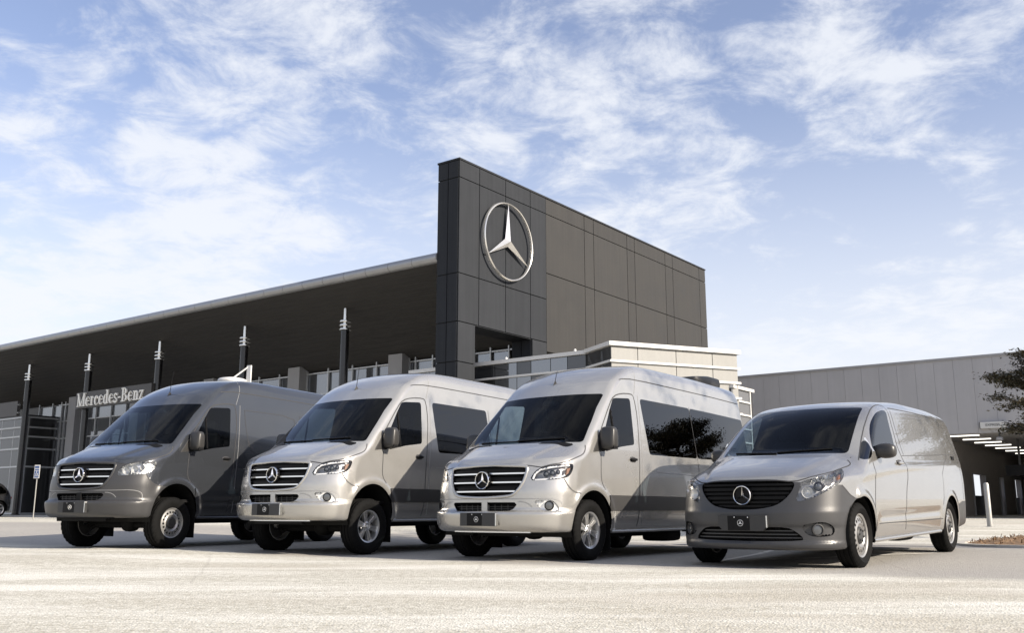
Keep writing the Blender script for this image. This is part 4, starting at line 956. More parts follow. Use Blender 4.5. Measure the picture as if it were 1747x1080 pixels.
def tall_van(name, label, pose, zg, lift, paint, bumper, wheels, variant, R):
    X, Y, th = pose; root = empty(name, (X, Y, zg), math.pi/2-th); tag(root, label, 'van', 'silver and grey vans parked side by side')
    body_root = root; B = SPR; V, T = SPV, SPT; off = lift-zg
    # open the wheel arches
    for cx_ in (0, 3.68):
        V, _, T = clip(B, V, T, np.maximum(region(V, 'side', arch_poly(cx_, .395, .435)), .45-np.abs(V[:, 1])))
    def cut(V, T, proj, poly, side=0, guard=None):
        return clip(B, V, T, region(V, proj, poly, side, guard))
    V, ws, T = cut(V, T, 'front', WS3, 0, lambda P: (P[:, 0] < 1.05) & (P[:, 2] > 1.38)); 
    van_mesh('windscreen', V, ws, B, None, 'windscreen_glass', root)
    for s in (1, -1):
        V, gl, T = cut(V, T, 'side', DG3, s); van_mesh('door_window', V, gl, B, None, 'door_glass', root)
        V, tr_, T = cut(V, T, 'side', TRI3, s); van_mesh('mirror_mount', V, tr_, B, None, 'mirror_plastic', root)
    wins = {'crew': [[(1.435, 2.088), (2.87, 2.085), (2.90, 1.335), (1.485, 1.325)]],
            'bus': [[(1.435, 2.085), (2.925, 2.08), (2.925, 1.334), (1.485, 1.325)], [(2.937, 2.08), (4.88, 2.052), (4.91, 1.352), (2.937, 1.334)]], 'panel': []}[variant]
    for wp in wins:
        for s in (1, -1):
            V, gl, T = cut(V, T, 'side', round_poly(wp, .055), s); van_mesh('side_window', V, gl, B, None, 'privacy_glass', root)
    V, gr, T = cut(V, T, 'front', GR3, 0, lambda P: P[:, 0] < -.5)
    hls = []
    for s in (1, -1):
        V, hl, T = cut(V, T, 'diag', HL3, s, lambda P: P[:, 0] < .15); hls.append((s, hl))
    V, it, T = cut(V, T, 'front', smooth_poly(sym([(.2, .684), (.40, .684), (.49, .682), (.47, .64), (.42, .59), (.36, .582), (.15, .582)]), 1), 0, lambda P: P[:, 0] < -.5)
    fogs = []
    if variant != 'panel':
        for s in (1, -1):
            V, fg, T = cut(V, T, 'diag', FOG3, s, lambda P: P[:, 0] < .1); fogs.append((s, fg))
    BUM = [(-1.3, .1), (-1.3, 1.118), (-.5, 1.112), (-.25, 1.102), (.0, 1.088), (.03, 1.0), (.40, .957), (.471, .866), (.576, .805), (.72, .787), (.95, .78), (.95, .1)]
    V, bm, T = cut(V, T, 'diag', BUM, 0, lambda P: P[:, 0] < .12)
    for s in (1, -1):
        V, hv, T = clip(B, V, T, region(np.abs(V)*np.array([0, 1, 0])+V*np.array([1, 0, 1]), 'top', [(-.262, .35), (-.222, .40), (-.135, .80), (-.155, .82), (-.235, .78)], 0, lambda P, s=s, W_=V: (W_[:, 1]*s > .2) & (P[:, 2] > 1.2) & (P[:, 2] < 1.5) & (P[:, 0] < .1)))
        if len(hv): van_mesh('hood_vent', V, hv, B, None, 'black_plastic', root)
    clad = []
    for s in (1, -1):
        for x0, x1 in ((.36, 3.33), (4.02, 4.95)):
            V, ck, T = cut(V, T, 'side', [(x0, .588), (x1, .588), (x1, .776), (x0, .776)], s); clad.append(ck)
    van_mesh('body', V, T, B, None, paint, root)
    van_mesh('front_bumper', V, bm, B, None, bumper, root)
    for ck in clad: shell_pair('side_cladding', V, ck, B, -.012, 'dark_cladding' if variant != 'panel' else 'grey_paint', root)
    # grille
    gp = shell_pair('grille', V, gr, B, .085, 'black_plastic', root); rim_wall(V, gr, B, .085, 'grille_surround', 'gloss_black', gp)
    for z, w in ((1.022, .548), (.918, .520), (.812, .452)):
        mb = MB(); sweep_bar(mb, ypath(B, w, z, .008), .03, .017); vbuild(mb, 'chrome_bar', 'chrome', gp)
        mb = MB(); sweep_bar(mb, ypath(B, w-.012, z+.028, .022), .04, .030); vbuild(mb, 'louvre', 'gloss_black', gp)
    for z, w in ((.965, .528), (.862, .485), (1.075, .545)):
        mb = MB(); sweep_bar(mb, ypath(B, w, z, .03), .03, .028); vbuild(mb, 'louvre', 'black_plastic', gp)
    fp = np.array(GR3); fc = np.array([0, .93]); pts = []
    for q_ in list(fp)+[fp[0]]:
        d_ = q_-fc; q2 = q_+d_/np.linalg.norm(d_)*.016; pts.append((front_x(B, float(round(q2[0], 4)), float(round(q2[1], 4)))+.004, q2[0], q2[1]))
    mb = MB(); mb.tube(pts, .020, 8, False); vbuild(mb, 'grille_frame', bumper, root, 60)
    badge(root, front_x(B, 0, .94)-.012, .943, .108)
    # lower intake
    ip = shell_pair('lower_intake', V, it, B, .07, 'black_plastic', root); rim_wall(V, it, B, .07, 'intake_wall', 'black_plastic', ip)
    for z in (.607, .633, .659):
        mb = MB(); sweep_bar(mb, ypath(B, .44 if z > .62 else .40, z, .03), .012, .006); vbuild(mb, 'intake_bar', 'dark_cladding', ip)
    for y in (-.36, -.27, -.18, -.09, .17, .26, .35): mb = MB(); mb.box(front_x(B, y, .63)+.024, front_x(B, y, .63)+.029, y-.004, y+.004, .585, .68); vbuild(mb, 'intake_rib', 'dark_cladding', ip)
    mb = MB(); mb.box(-.915, -.87, .0, .085, .575, .69); vbuild(mb, 'intake_divider', bumper if variant != 'panel' else 'black_plastic', ip)
    if variant != 'panel':
        for s, fg in fogs:
            fb = shell_pair('fog_lamp_bezel', V, fg, B, .016, 'bezel_bright', root); rim_wall(V, fg, B, .016, 'bezel_edge', 'seam_light', fb)
            vbuild(patch_disc(B, .132, .645, s, [(.056, -.012), (.056, .004), (.048, .006), (.044, -.004)]), 'fog_ring', 'black_plastic', fb, 40)
            vbuild(patch_disc(B, .132, .645, s, [(.044, -.006), (.03, -.003), (0, -.002)]), 'fog_lens', 'lamp_projector', fb, 60)
        led = True; spots = [(.10, 1.02, .036, 'p'), (.22, 1.03, .036, 'p'), (.33, 1.04, .030, 'p')]
        drl = [(-.13, .955), (-.09, 1.02), (.0, 1.068), (.18, 1.094), (.40, 1.112), (.52, 1.116)]
        amb = [(.47, 1.075), (.535, 1.085), (.49, 1.02), (.445, 1.0)]
        low = [(-.10, .945), (.1, .952), (.33, .970), (.44, 1.0)]
    else:
        led = False; spots = [(.02, 1.005, .055, 'b'), (.20, 1.025, .055, 'b'), (.36, 1.05, .04, 'b')]; drl = None; amb = None; low = None
    for s, hl in hls:
        ln = headlamp(root, B, V, hl, s, led, spots, drl, amb)
        if low:
            pts = [tuple((diag_pt(B, q, z)[0]-diag_pt(B, q, z)[1]*.03)*np.array([1, s, 1])) for q, z in low]
            mb = MB(); mb.tube(pts, .011, 6); vbuild(mb, 'light_guide', 'lamp_white', ln, 40)
    plate(root, B, .408, .563, .272)
    # panel gaps
    rb = lambda pts, w=.013, mt='seam', mir=True, nm='panel_gap', sm=1: ribbon(B, nm, mt, root, pts, w, .0018, mirror=mir, smooth=sm)
    rb([(-.712, .731, 1.088), (-.504, .93, 1.142), (-.346, .965, 1.201), (-.175, .972, 1.253), (-.107, .96, 1.31), (-.07, .935, 1.37)])
    rb([(-.544, .938, .957), (-.493, .964, .866), (-.407, .983, .805), (-.29, 1.014, .787)])
    rb([(-.79, 0, 1.118), (-.775, .3, 1.114), (-.745, .55, 1.103), (-.712, .731, 1.088)], .012)
    fr_pts = [(.054, .979, 1.30), (.284, .944, 1.57), (.62, .877, 1.95), (.75, .862, 2.06), (.95, .855, 2.112), (1.22, .849, 2.132), (1.285, .855, 2.10), (1.30, .905, 1.817), (1.235, .955, 1.489), (1.16, .995, 1.115), (1.14, .999, .777), (1.135, .991, .572), (1.09, .968, .394)]
    rb(fr_pts, .015)
    rb([(1.395, .86, 2.13), (1.35, .92, 1.75), (1.30, .96, 1.45), (1.235, .995, 1.10), (1.215, .999, .78), (1.21, .97, .40)], .008, 'seam_light')
    rb([(.222, .982, 1.285), (.19, .999, 1.05), (.20, 1.004, .93), (.27, 1.006, .84)])
    rb([(.98, .80, 2.29), (1.05, .804, 2.315), (1.335, .798, 2.345), (2.76, .80, 2.337), (4.85, .785, 2.315)], .014)
    rb([(1.30, .84, 2.13), (1.36, .815, 2.25), (1.41, .79, 2.36), (1.43, .70, 2.50)], .008, 'seam_light')
    rb([(2.93, .86, 2.09), (2.93, .955, 1.5), (2.93, .999, 1.0), (2.93, .97, .40)], .009)
    rb([(1.40, .99, 1.10), (2.2, .992, 1.085), (3.2, .992, 1.075)], .006, 'seam_light')
    pass
    rb([(-.86, .50, .692), (-.83, .57, .688), (-.80, .64, .655), (-.79, .67, .60)], .010, 'seam_light')
    rb([(-.86, .0, .725), (-.845, .45, .722), (-.80, .65, .722), (-.70, .85, .728), (-.60, .93, .70), (-.575, .945, .64), (-.60, .93, .58)], .008, 'seam_light')
    if variant == 'panel':
        rb([(1.50, .865, 2.06), (2.75, .865, 2.06), (2.80, .90, 1.85), (2.78, .96, 1.42), (2.65, .975, 1.34), (1.70, .975, 1.34), (1.56, .96, 1.45), (1.50, .90, 1.8), (1.50, .865, 2.06)], .010)
        rb([(-.64, .86, .70), (-.60, .91, .66), (-.585, .93, .60)], .012); rb([(-.80, .68, .71), (-.70, .845, .715), (-.64, .90, .69)], .012)
    for s in (1, -1):   # window divider bar in the door
        pts = [(.60, s*side_y(B, .60, z)+s*.003, z) for z in np.linspace(1.38, 1.87, 8)]
        mb = MB(); mb.tube(pts, .013, 6); vbuild(mb, 'window_bar', 'black_plastic', root)
    mb = MB(); rounded(mb, (.56, 0, 1.985), (.16, .22, .10), 3, 8); vbuild(mb, 'mirror_pod', 'black_plastic', root, 50)
    # hood vents, wipers, mirrors, handles, aerial
    wipers(root, B, (((-.62, 1.45), (.02, 1.445)), ((.0, 1.455), (.66, 1.47))))
    for s in (1, -1):
        mb = MB(); rounded(mb, (.27, s*1.075, 1.475), (.15, .205, .285), 4.5, 12, lambda p: [p[0]*(1-.25*(p[2] > 0)*p[2]/.14), p[1], p[2]]); mr = vbuild(mb, 'side_mirror', 'mirror_plastic', root, 60)
        mb = MB(); mb.tube([(.24, s*.94, 1.36), (.26, s*1.0, 1.35), (.27, s*1.05, 1.365)], [.045, .04, .035], 8); mb.box(.22, .32, s*.98 if s > 0 else -1.17, s*1.17 if s > 0 else -.98, 1.335, 1.375); vbuild(mb, 'mirror_arm', 'black_plastic', mr, 40)
        mb = MB(); mb.box(.342, .348, min(s*.99, s*1.16), max(s*.99, s*1.16), 1.40, 1.58); vbuild(mb, 'mirror_glass', 'chrome', mr)
    handle(root, B, .93, 1.09, 1.235, 'black_plastic')
    z_ = top_z(B, .72, -.05); mb = MB(); mb.add([(.68, -.05, z_-.04), (.77, -.035, z_+.02), (.77, -.065, z_+.02), (.745, -.05, z_+.06)], [(0, 1, 3), (0, 3, 2), (1, 2, 3), (0, 2, 1)]); an = vbuild(mb, 'aerial_base', 'gloss_black', root)
    mb = MB(); mb.tube([(.745, -.05, z_+.045), (.80, -.05, z_+(.20 if variant == 'bus' else .40))], [.005, .003], 6); vbuild(mb, 'aerial', 'black_plastic', an)
    # sills, underbody
    for s in (1, -1):
        mb = MB(); mb.tube([(.47, s*.955, .335), (3.22, s*.955, .335)], .022, 8); vbuild(mb, 'sill', paint, root, 40)
        mb = MB(); mb.box(.425, .44, min(s*.72, s*.965), max(s*.72, s*.965), .10-off*.6, .46); vbuild(mb, 'mud_flap', 'rubber', root)
    mb = MB(); mb.box(.45, 3.25, -.86, .86, .33, .40); mb.box(4.1, 4.95, -.86, .86, .36, .42); mb.box(-.75, .5, -.5, .5, .36, .5); mb.box(.45, 3.3, -.45, -.36, .24, .34); mb.box(.45, 3.3, .36, .45, .24, .34)
    vbuild(mb, 'chassis', 'underbody', root)
    mb = MB(); mb.tube([(0, -.75, .34-off), (0, .75, .34-off)], .055, 8); rounded(mb, (0, .12, .35-off), (.26, .26, .24), 2.5, 8); mb.bar((-.30, -.55, .30), (-.30, .55, .30), .07, .05); mb.tube([(.2, .5, .33), (-.1, .62, .28-off)], .03, 6); mb.tube([(.2, -.5, .33), (-.1, -.62, .28-off)], .03, 6); mb.tube([(.05, .66, .36-off), (.02, .60, .72)], .03, 8); mb.tube([(.05, -.66, .36-off), (.02, -.60, .72)], .03, 8)
    vbuild(mb, 'front_axle', 'underbody', root, 40)
    mb = MB(); mb.tube([(3.68, -.75, .34-off), (3.68, .75, .34-off)], .06, 8); rounded(mb, (3.68, 0, .35-off), (.3, .3, .28), 2.5, 8); vbuild(mb, 'rear_axle', 'underbody', root, 40)
    if variant != 'bus':
        mb = MB(); mb.bar((-.72, -.45, .315), (-.72, .45, .315), .08, .045); mb.bar((-.72, -.3, .33), (-.3, -.3, .40), .05, .05); mb.bar((-.72, .3, .33), (-.3, .3, .40), .05, .05); vbuild(mb, 'skid_bar', 'black_plastic', root)
    else:
        mb = MB(); rounded(mb, (2.55, .55, .26), (.55, .42, .20), 5, 8); vbuild(mb, 'fuel_tank', 'underbody', root, 50)
    mb = MB(); sweep_bar(mb, [(front_x(B, y, .36)+.03, y, .338) for y in np.linspace(-.5, .62, 13)], .05, .012); vbuild(mb, 'chin_strip', 'satin_chrome' if variant != 'panel' else 'black_plastic', root)
    liners(root, (0, 3.68), .395, .445, .52, .965)
    cabin(root, (.02, .55, .9, 1.385), 1.0, .98, (.60, .43, 1.34), .86, 1.8, 2.35)
    if variant == 'bus':
        mb = MB(); rounded(mb, (4.30, .10, top_z(B, 4.3, .1)+.04), (1.05, 1.0, .20), 6, 10, lambda p: [p[0], p[1], p[2]*(1-.55*max(0, -p[0])/.52)]); ac = vbuild(mb, 'roof_unit', 'dark_cladding', root, 40)
    if variant == 'panel':
        zt = top_z(B, 2.25, -.05); mb = MB(); rounded(mb, (2.25, -.12, zt+.06), (.50, .42, .14), 3, 10); dm = vbuild(mb, 'roof_dome', 'white_trim', root, 60)
        mb = MB(); mb.box(2.40, 2.43, .06, .15, zt-.02, zt+.36); vbuild(mb, 'upright', 'white_trim', dm); mb = MB(); mb.bar((2.25, -.15, zt+.10), (2.41, .08, zt+.33), .025, .025); vbuild(mb, 'strut', 'white_trim', dm)
    for o in [o for o in COL.objects if o.parent == root]: o.location.z += off
    wheel_set(root, wheels, R, .212, .245, 1.71, 3.68, 0.0)
    return root
tall_van('cargo_van', 'tall dark grey cargo van with steel wheels, leftmost of the four vans', (-5.856, 14.673, .455), .045, .150, 'grey_paint', 'grey_plastic', 'steel', 'panel', .372)
tall_van('crew_van', 'tall silver van with one side window, between the dark van and the passenger van', (-2.741, 13.725, .585), .012, .118, 'silver_paint', 'silver_paint', 'alloy', 'crew', .372)
tall_van('passenger_van', 'tall silver passenger van with long dark side windows and black roof unit', (.185, 12.276, .642), .0, .0, 'silver_paint', 'silver_paint', 'alloy', 'bus', .362)

# ------------------------------------------------------------------ low van
VTV, VTT = nets(VIT, (-1.0, -1.06, .14), (4.9, 1.06, 2.02), .026)
def low_van():
    root = empty('compact_van', (2.966, 10.83, 0), math.pi/2-.666); root.rotation_euler = (Matrix.Rotation(math.pi/2-.666, 3, 'Z') @ Matrix.Rotation(-.014, 3, 'Y')).to_euler()
    tag(root, 'low silver panel van with dark plastic bumper, rightmost of the four vans', 'van', 'silver and grey vans parked side by side')
    B = VIT; V, T = VTV, VTT; paint = 'silver_paint_grey'
    for cx_ in (0, 3.6): V, _, T = clip(B, V, T, np.maximum(region(V, 'side', arch_poly(cx_, .345, .395)), .45-np.abs(V[:, 1])))
    cut = lambda V, T, proj, poly, side=0, guard=None: clip(B, V, T, region(V, proj, poly, side, guard))
    V, ws, T = cut(V, T, 'front', round_poly(sym([(.3, 1.793), (.662, 1.782), (.70, 1.54), (.724, 1.36), (.746, 1.208), (.3, 1.208)]), .035), 0, lambda P: (P[:, 0] < 1.45) & (P[:, 2] > 1.19) & (P[:, 0] > -.05))
    van_mesh('windscreen', V, ws, B, None, 'windscreen_glass', root)
    for s in (1, -1):
        V, gl, T = cut(V, T, 'side', smooth_poly([(.61, 1.225), (.62, 1.31), (.84, 1.53), (1.14, 1.69), (1.35, 1.745), (1.54, 1.768), (1.61, 1.755), (1.58, 1.68), (1.51, 1.45), (1.465, 1.31), (1.40, 1.285), (.95, 1.245)], 2), s); van_mesh('door_window', V, gl, B, None, 'door_glass', root)
        V, gl, T = cut(V, T, 'side', smooth_poly([(.25, 1.130), (.34, 1.195), (.60, 1.385), (.585, 1.30), (.57, 1.215), (.44, 1.145)], 1), s); van_mesh('quarter_window', V, gl, B, None, 'privacy_glass', root)
    V, gr, T = cut(V, T, 'front', smooth_poly(sym([(.25, .905), (.47, .898), (.52, .885), (.525, .845), (.492, .775), (.425, .70), (.35, .652), (.26, .629), (.12, .610)]), 2), 0, lambda P: P[:, 0] < -.4)
    hls = []
    for s in (1, -1):
        V, hl, T = cut(V, T, 'diag', smooth_poly([(-.252, .686), (-.204, .757), (-.147, .855), (-.126, .892), (.007, .917), (.29, .962), (.60, 1.020), (.68, 1.03), (.64, .99), (.507, .897), (.454, .869), (.304, .819), (.031, .733), (-.151, .696)], 2), s, lambda P: P[:, 0] < .1); hls.append((s, hl))
    V, it, T = cut(V, T, 'front', smooth_poly(sym([(.2, .434), (.45, .432), (.53, .389), (.60, .319), (.58, .298), (.2, .290)]), 1), 0, lambda P: P[:, 0] < -.4)
    fogs = []
    for s in (1, -1):
        V, fg, T = cut(V, T, 'diag', smooth_poly([(-.20, .448), (-.098, .470), (.122, .490), (.28, .439), (.296, .385), (.226, .338), (-.12, .336)], 2), s, lambda P: P[:, 0] < .1); fogs.append((s, fg))
    V, bm, T = cut(V, T, 'diag', [(-1.3, .05), (-1.3, .914), (-.75, .912), (-.3, .902), (-.2, .888), (-.12, .884), (-.08, .80), (.45, .86), (.52, .848), (.58, .808), (.667, .752), (.76, .726), (1.0, .70), (1.0, .05)], 0, lambda P: P[:, 0] < .12)
    rbm = None
    V, rbm, T = cut(V, T, 'side', [(4.02, .1), (4.02, .62), (4.3, .66), (5.0, .66), (5.0, .1)], 0, lambda P: P[:, 0] > 3.7)
    van_mesh('body', V, T, B, None, paint, root); van_mesh('front_bumper', V, bm, B, None, 'grey_plastic', root); van_mesh('rear_bumper', V, rbm, B, None, 'grey_plastic', root)
    gp = shell_pair('grille', V, gr, B, .06, 'black_plastic', root); rim_wall(V, gr, B, .06, 'grille_surround', 'black_plastic', gp)
    for z, w in ((.865, .51), (.82, .50), (.775, .475), (.73, .44), (.685, .38), (.645, .29)):
        mb = MB(); sweep_bar(mb, ypath(B, w, z, .012), .035, .022 if z not in (.82, .73) else .030); vbuild(mb, 'louvre', 'black_plastic', gp)
    badge(root, front_x(B, 0, .757)-.014, .757, .102)
    ip = shell_pair('lower_intake', V, it, B, .06, 'black_plastic', root); rim_wall(V, it, B, .06, 'intake_wall', 'black_plastic', ip)
    for z, w in ((.325, .57), (.36, .54), (.395, .5)):
        mb = MB(); sweep_bar(mb, ypath(B, w, z, .02), .02, .010); vbuild(mb, 'intake_bar', 'grey_plastic', ip)
    for s, fg in fogs:
        fb = shell_pair('fog_lamp_bezel', V, fg, B, .018, 'grey_plastic', root); rim_wall(V, fg, B, .018, 'bezel_edge', 'black_plastic', fb)
        vbuild(patch_disc(B, .03, .405, s, [(.062, -.018), (.062, .006), (.05, .008), (.045, -.006)]), 'fog_ring', 'dark_cladding', fb, 40)
        vbuild(patch_disc(B, .03, .405, s, [(.046, -.006), (.03, -.003), (0, -.002)]), 'fog_lens', 'lamp_projector', fb, 60)
    for s, hl in hls:
        headlamp(root, B, V, hl, s, False, [(-.06, .79, .058, 'b'), (.13, .85, .050, 'p'), (.30, .905, .04, 'b')], None, [(.48, .945), (.56, .975), (.50, .92), (.45, .905)], True)
    plate(root, B, .395, .553, .272, True)
    rb = lambda pts, w=.012, mt='seam', mir=True: ribbon(B, 'panel_gap', mt, root, pts, w, .0018, mirror=mir)
    rb([(-.79, 0, .915), (-.77, .3, .91), (-.739, .512, .888), (-.631, .652, .932), (-.40, .78, .985), (-.128, .821, 1.037), (.013, .844, 1.063), (.09, .838, 1.094), (.13, .80, 1.16)])
    rb([(-.391, .889, .855), (-.328, .908, .808), (-.257, .924, .752), (-.181, .941, .724)])
    rb([(.24, .87, 1.12), (.691, .788, 1.452), (1.116, .742, 1.712), (1.40, .71, 1.80), (1.66, .71, 1.825), (1.69, .76, 1.74), (1.60, .88, 1.40), (1.58, .911, 1.29), (1.70, .954, 1.08), (1.73, .961, .99), (1.60, .964, .80), (1.55, .95, .5), (1.547, .937, .35)])
    rb([(.483, .948, 1.112), (.487, .964, .955), (.41, .96, .65), (.40, .945, .36)])
    rb([(1.66, .925, 1.215), (2.681, .92, 1.25), (4.40, .89, 1.31)], .008)
    rb([(1.80, .745, 1.795), (3.13, .735, 1.80), (3.9, .75, 1.78), (4.25, .80, 1.62), (4.40, .86, 1.38), (4.44, .89, 1.28)], .012)
    rb([(1.80, .745, 1.795), (1.76, .82, 1.60), (1.72, .90, 1.32), (1.74, .925, 1.23)], .010)
    rb([(1.92, .75, 1.79), (1.87, .83, 1.58), (1.85, .91, 1.32), (1.85, .925, 1.23)], .006, 'seam_light')
    rb([(3.55, .74, 1.79), (3.75, .82, 1.58), (3.85, .90, 1.28), (3.30, .945, 1.1), (3.28, .96, .75), (3.2, .95, .62)], .007)
    rb([(4.38, .90, 1.27), (4.40, .93, .9), (4.40, .93, .68)], .008)
    rb([(.56, .95, .44), (3.15, .95, .44)], .010)
    mb = MB(); y = side_y(B, 4.07, 1.248); mb.box(4.02, 4.14, y-.01, y+.014, 1.225, 1.275); vbuild(mb, 'door_rail_cap', 'black_plastic', root)
    wipers(root, B, (((-.55, 1.245), (.0, 1.225)), ((.0, 1.235), (.58, 1.265))))
    for s in (1, -1):
        mb = MB(); rounded(mb, (.76, s*.998, 1.240), (.17, .262, .170), 3.0, 12, lambda p: [p[0]*(1+.15*p[1]), p[1], p[2]*(1-.3*(p[1]*s < 0)*abs(p[1])/.14)]); mr = vbuild(mb, 'side_mirror', 'mirror_plastic', root, 60)
        mb = MB(); mb.tube([(.74, s*.88, 1.175), (.74, s*.95, 1.19)], [.035, .03], 8); vbuild(mb, 'mirror_arm', 'black_plastic', mr, 40)
        mb = MB(); mb.tube([(.605, s*(side_y(B, .605, 1.23)+.004), 1.23), (.61, s*(side_y(B, .61, 1.38)+.004), 1.385)], .013, 6); vbuild(mb, 'window_bar', 'chrome', root)
    handle(root, B, 1.36, 1.56, 1.118, 'silver_paint_grey')
    for s in (1, -1):
        mb = MB(); mb.tube([(.44, s*.905, .262), (3.16, s*.905, .285)], .022, 8); vbuild(mb, 'sill', paint, root, 40)
    mb = MB(); mb.box(.42, 3.18, -.82, .82, .27, .34); mb.box(4.02, 4.7, -.8, .8, .32, .40); mb.box(-.7, .42, -.45, .45, .24, .4); vbuild(mb, 'chassis', 'underbody', root)
    mb = MB(); mb.tube([(0, -.74, .30), (0, .74, .30)], .04, 8); vbuild(mb, 'front_axle', 'underbody', root); mb = MB(); mb.tube([(3.6, -.74, .30), (3.6, .74, .30)], .05, 8); rounded(mb, (3.5, 0, .29), (.3, .3, .22), 2.5, 8); vbuild(mb, 'rear_axle', 'underbody', root, 40)
    mb = MB(); mb.tube([(1.8, .4, .24), (3.2, .45, .24)], .04, 8); rounded(mb, (2.7, .5, .24), (.7, .25, .14), 4, 8); vbuild(mb, 'exhaust', 'underbody', root, 40)
    liners(root, (0, 3.6), .345, .405, .5, .93)
    cabin(root, (.12, .75, .75, 1.19), 1.35, .74, (.85, .40, 1.13), .80, 2.05, 1.72)
    wheel_set(root, 'steel', .338, .222, .225, 1.66, 3.6)
    return root
low_van()

# ------------------------------------------------------------------ parked car far left
SUV = Body(xf=[(.2, -.80), (.45, -.88), (.8, -.86), (1.0, -.8)], plan=[(0, 0), (.5, .06), (.8, .2), (.95, .6)], hood=[(-1, .8), (-.8, .95), (0, 1.06), (.6, 1.14), (1, 1.2)],
 hdrop=[(0, 0), (.6, .03), (.95, .12)], hshift=[(0, 0), (.9, .05)], top=[(0, .85), (.35, 1.10), (1.15, 1.62), (1.6, 1.70), (2.6, 1.69), (3.4, 1.58), (3.9, 1.36)], tshift=[(0, 0), (.6, .08), (.9, .2)],
 crown=[(0, 0), (.5, .02), (.8, .07)], W=[(.2, .86), (.4, .94), (.8, .96), (1.0, .93), (1.3, .80), (1.6, .66)], Wx=[(-1, -.03), (0, 0), (3, 0), (4, -.05)], zb=[(-1, .25), (4, .28)],
 rear=[(.2, 3.70), (.8, 3.74), (1.1, 3.66), (1.6, 3.28)], rplan=[(0, 0), (.6, .03), (.9, .16)], k=dict(fh=.08, cowl=.05, flank=.08, roof=.12, rear=.15, cx=-.1, rx=.5), arch=[(0, .37, .44, .02), (2.95, .37, .44, .02)])
simple('black_paint', (.012, .012, .013), .25, coat=.8)
def suv():
    V, T = nets(SUV, (-1, -1.05, .2), (4.05, 1.05, 1.8), .05); t_ = .50
    root = empty('parked_car', (-27.2, 44.9, float(gz(-26.5, 46.0))), math.pi/2-t_); tag(root, 'black car parked by the glass entrance at the left edge', 'car')
    for cx_ in (0, 2.95): V, _, T = clip(SUV, V, T, np.maximum(region(V, 'side', arch_poly(cx_, .38, .42)), .45-np.abs(V[:, 1])))
    for s in (1, -1):
        V, g1, T = clip(SUV, V, T, region(V, 'side', [(.75, 1.08), (1.25, 1.50), (1.6, 1.56), (2.0, 1.57), (2.0, 1.06)], s)); van_mesh('door_window', V, g1, SUV, None, 'privacy_glass', root)
        V, g1, T = clip(SUV, V, T, region(V, 'side', [(2.06, 1.06), (2.06, 1.57), (2.6, 1.55), (3.1, 1.46), (3.32, 1.22), (3.2, 1.10)], s)); van_mesh('door_window', V, g1, SUV, None, 'privacy_glass', root)
        ribbon(SUV, 'window_trim', 'chrome', root, [(.75, s*.9, 1.06), (2.0, s*.9, 1.04), (3.25, s*.88, 1.085), (3.36, s*.84, 1.20), (3.1, s*.74, 1.48)], .025, .004)
    van_mesh('body', V, T, SUV, None, 'black_paint', root); liners(root, (0, 2.95), .38, .43, .5, .93)
    mb = MB(); rounded(mb, (3.60, .62, .92), (.14, .4, .12), 4, 8); vbuild(mb, 'tail_light', 'tail_red', root, 40); mb = MB(); rounded(mb, (3.60, -.62, .92), (.14, .4, .12), 4, 8); vbuild(mb, 'tail_light', 'tail_red', root, 40)
    wheel_set(root, 'alloy', .37, .25, .24, 1.64, 2.95)
simple('tail_red', (.25, .01, .01), .2, coat=.8)
suv()

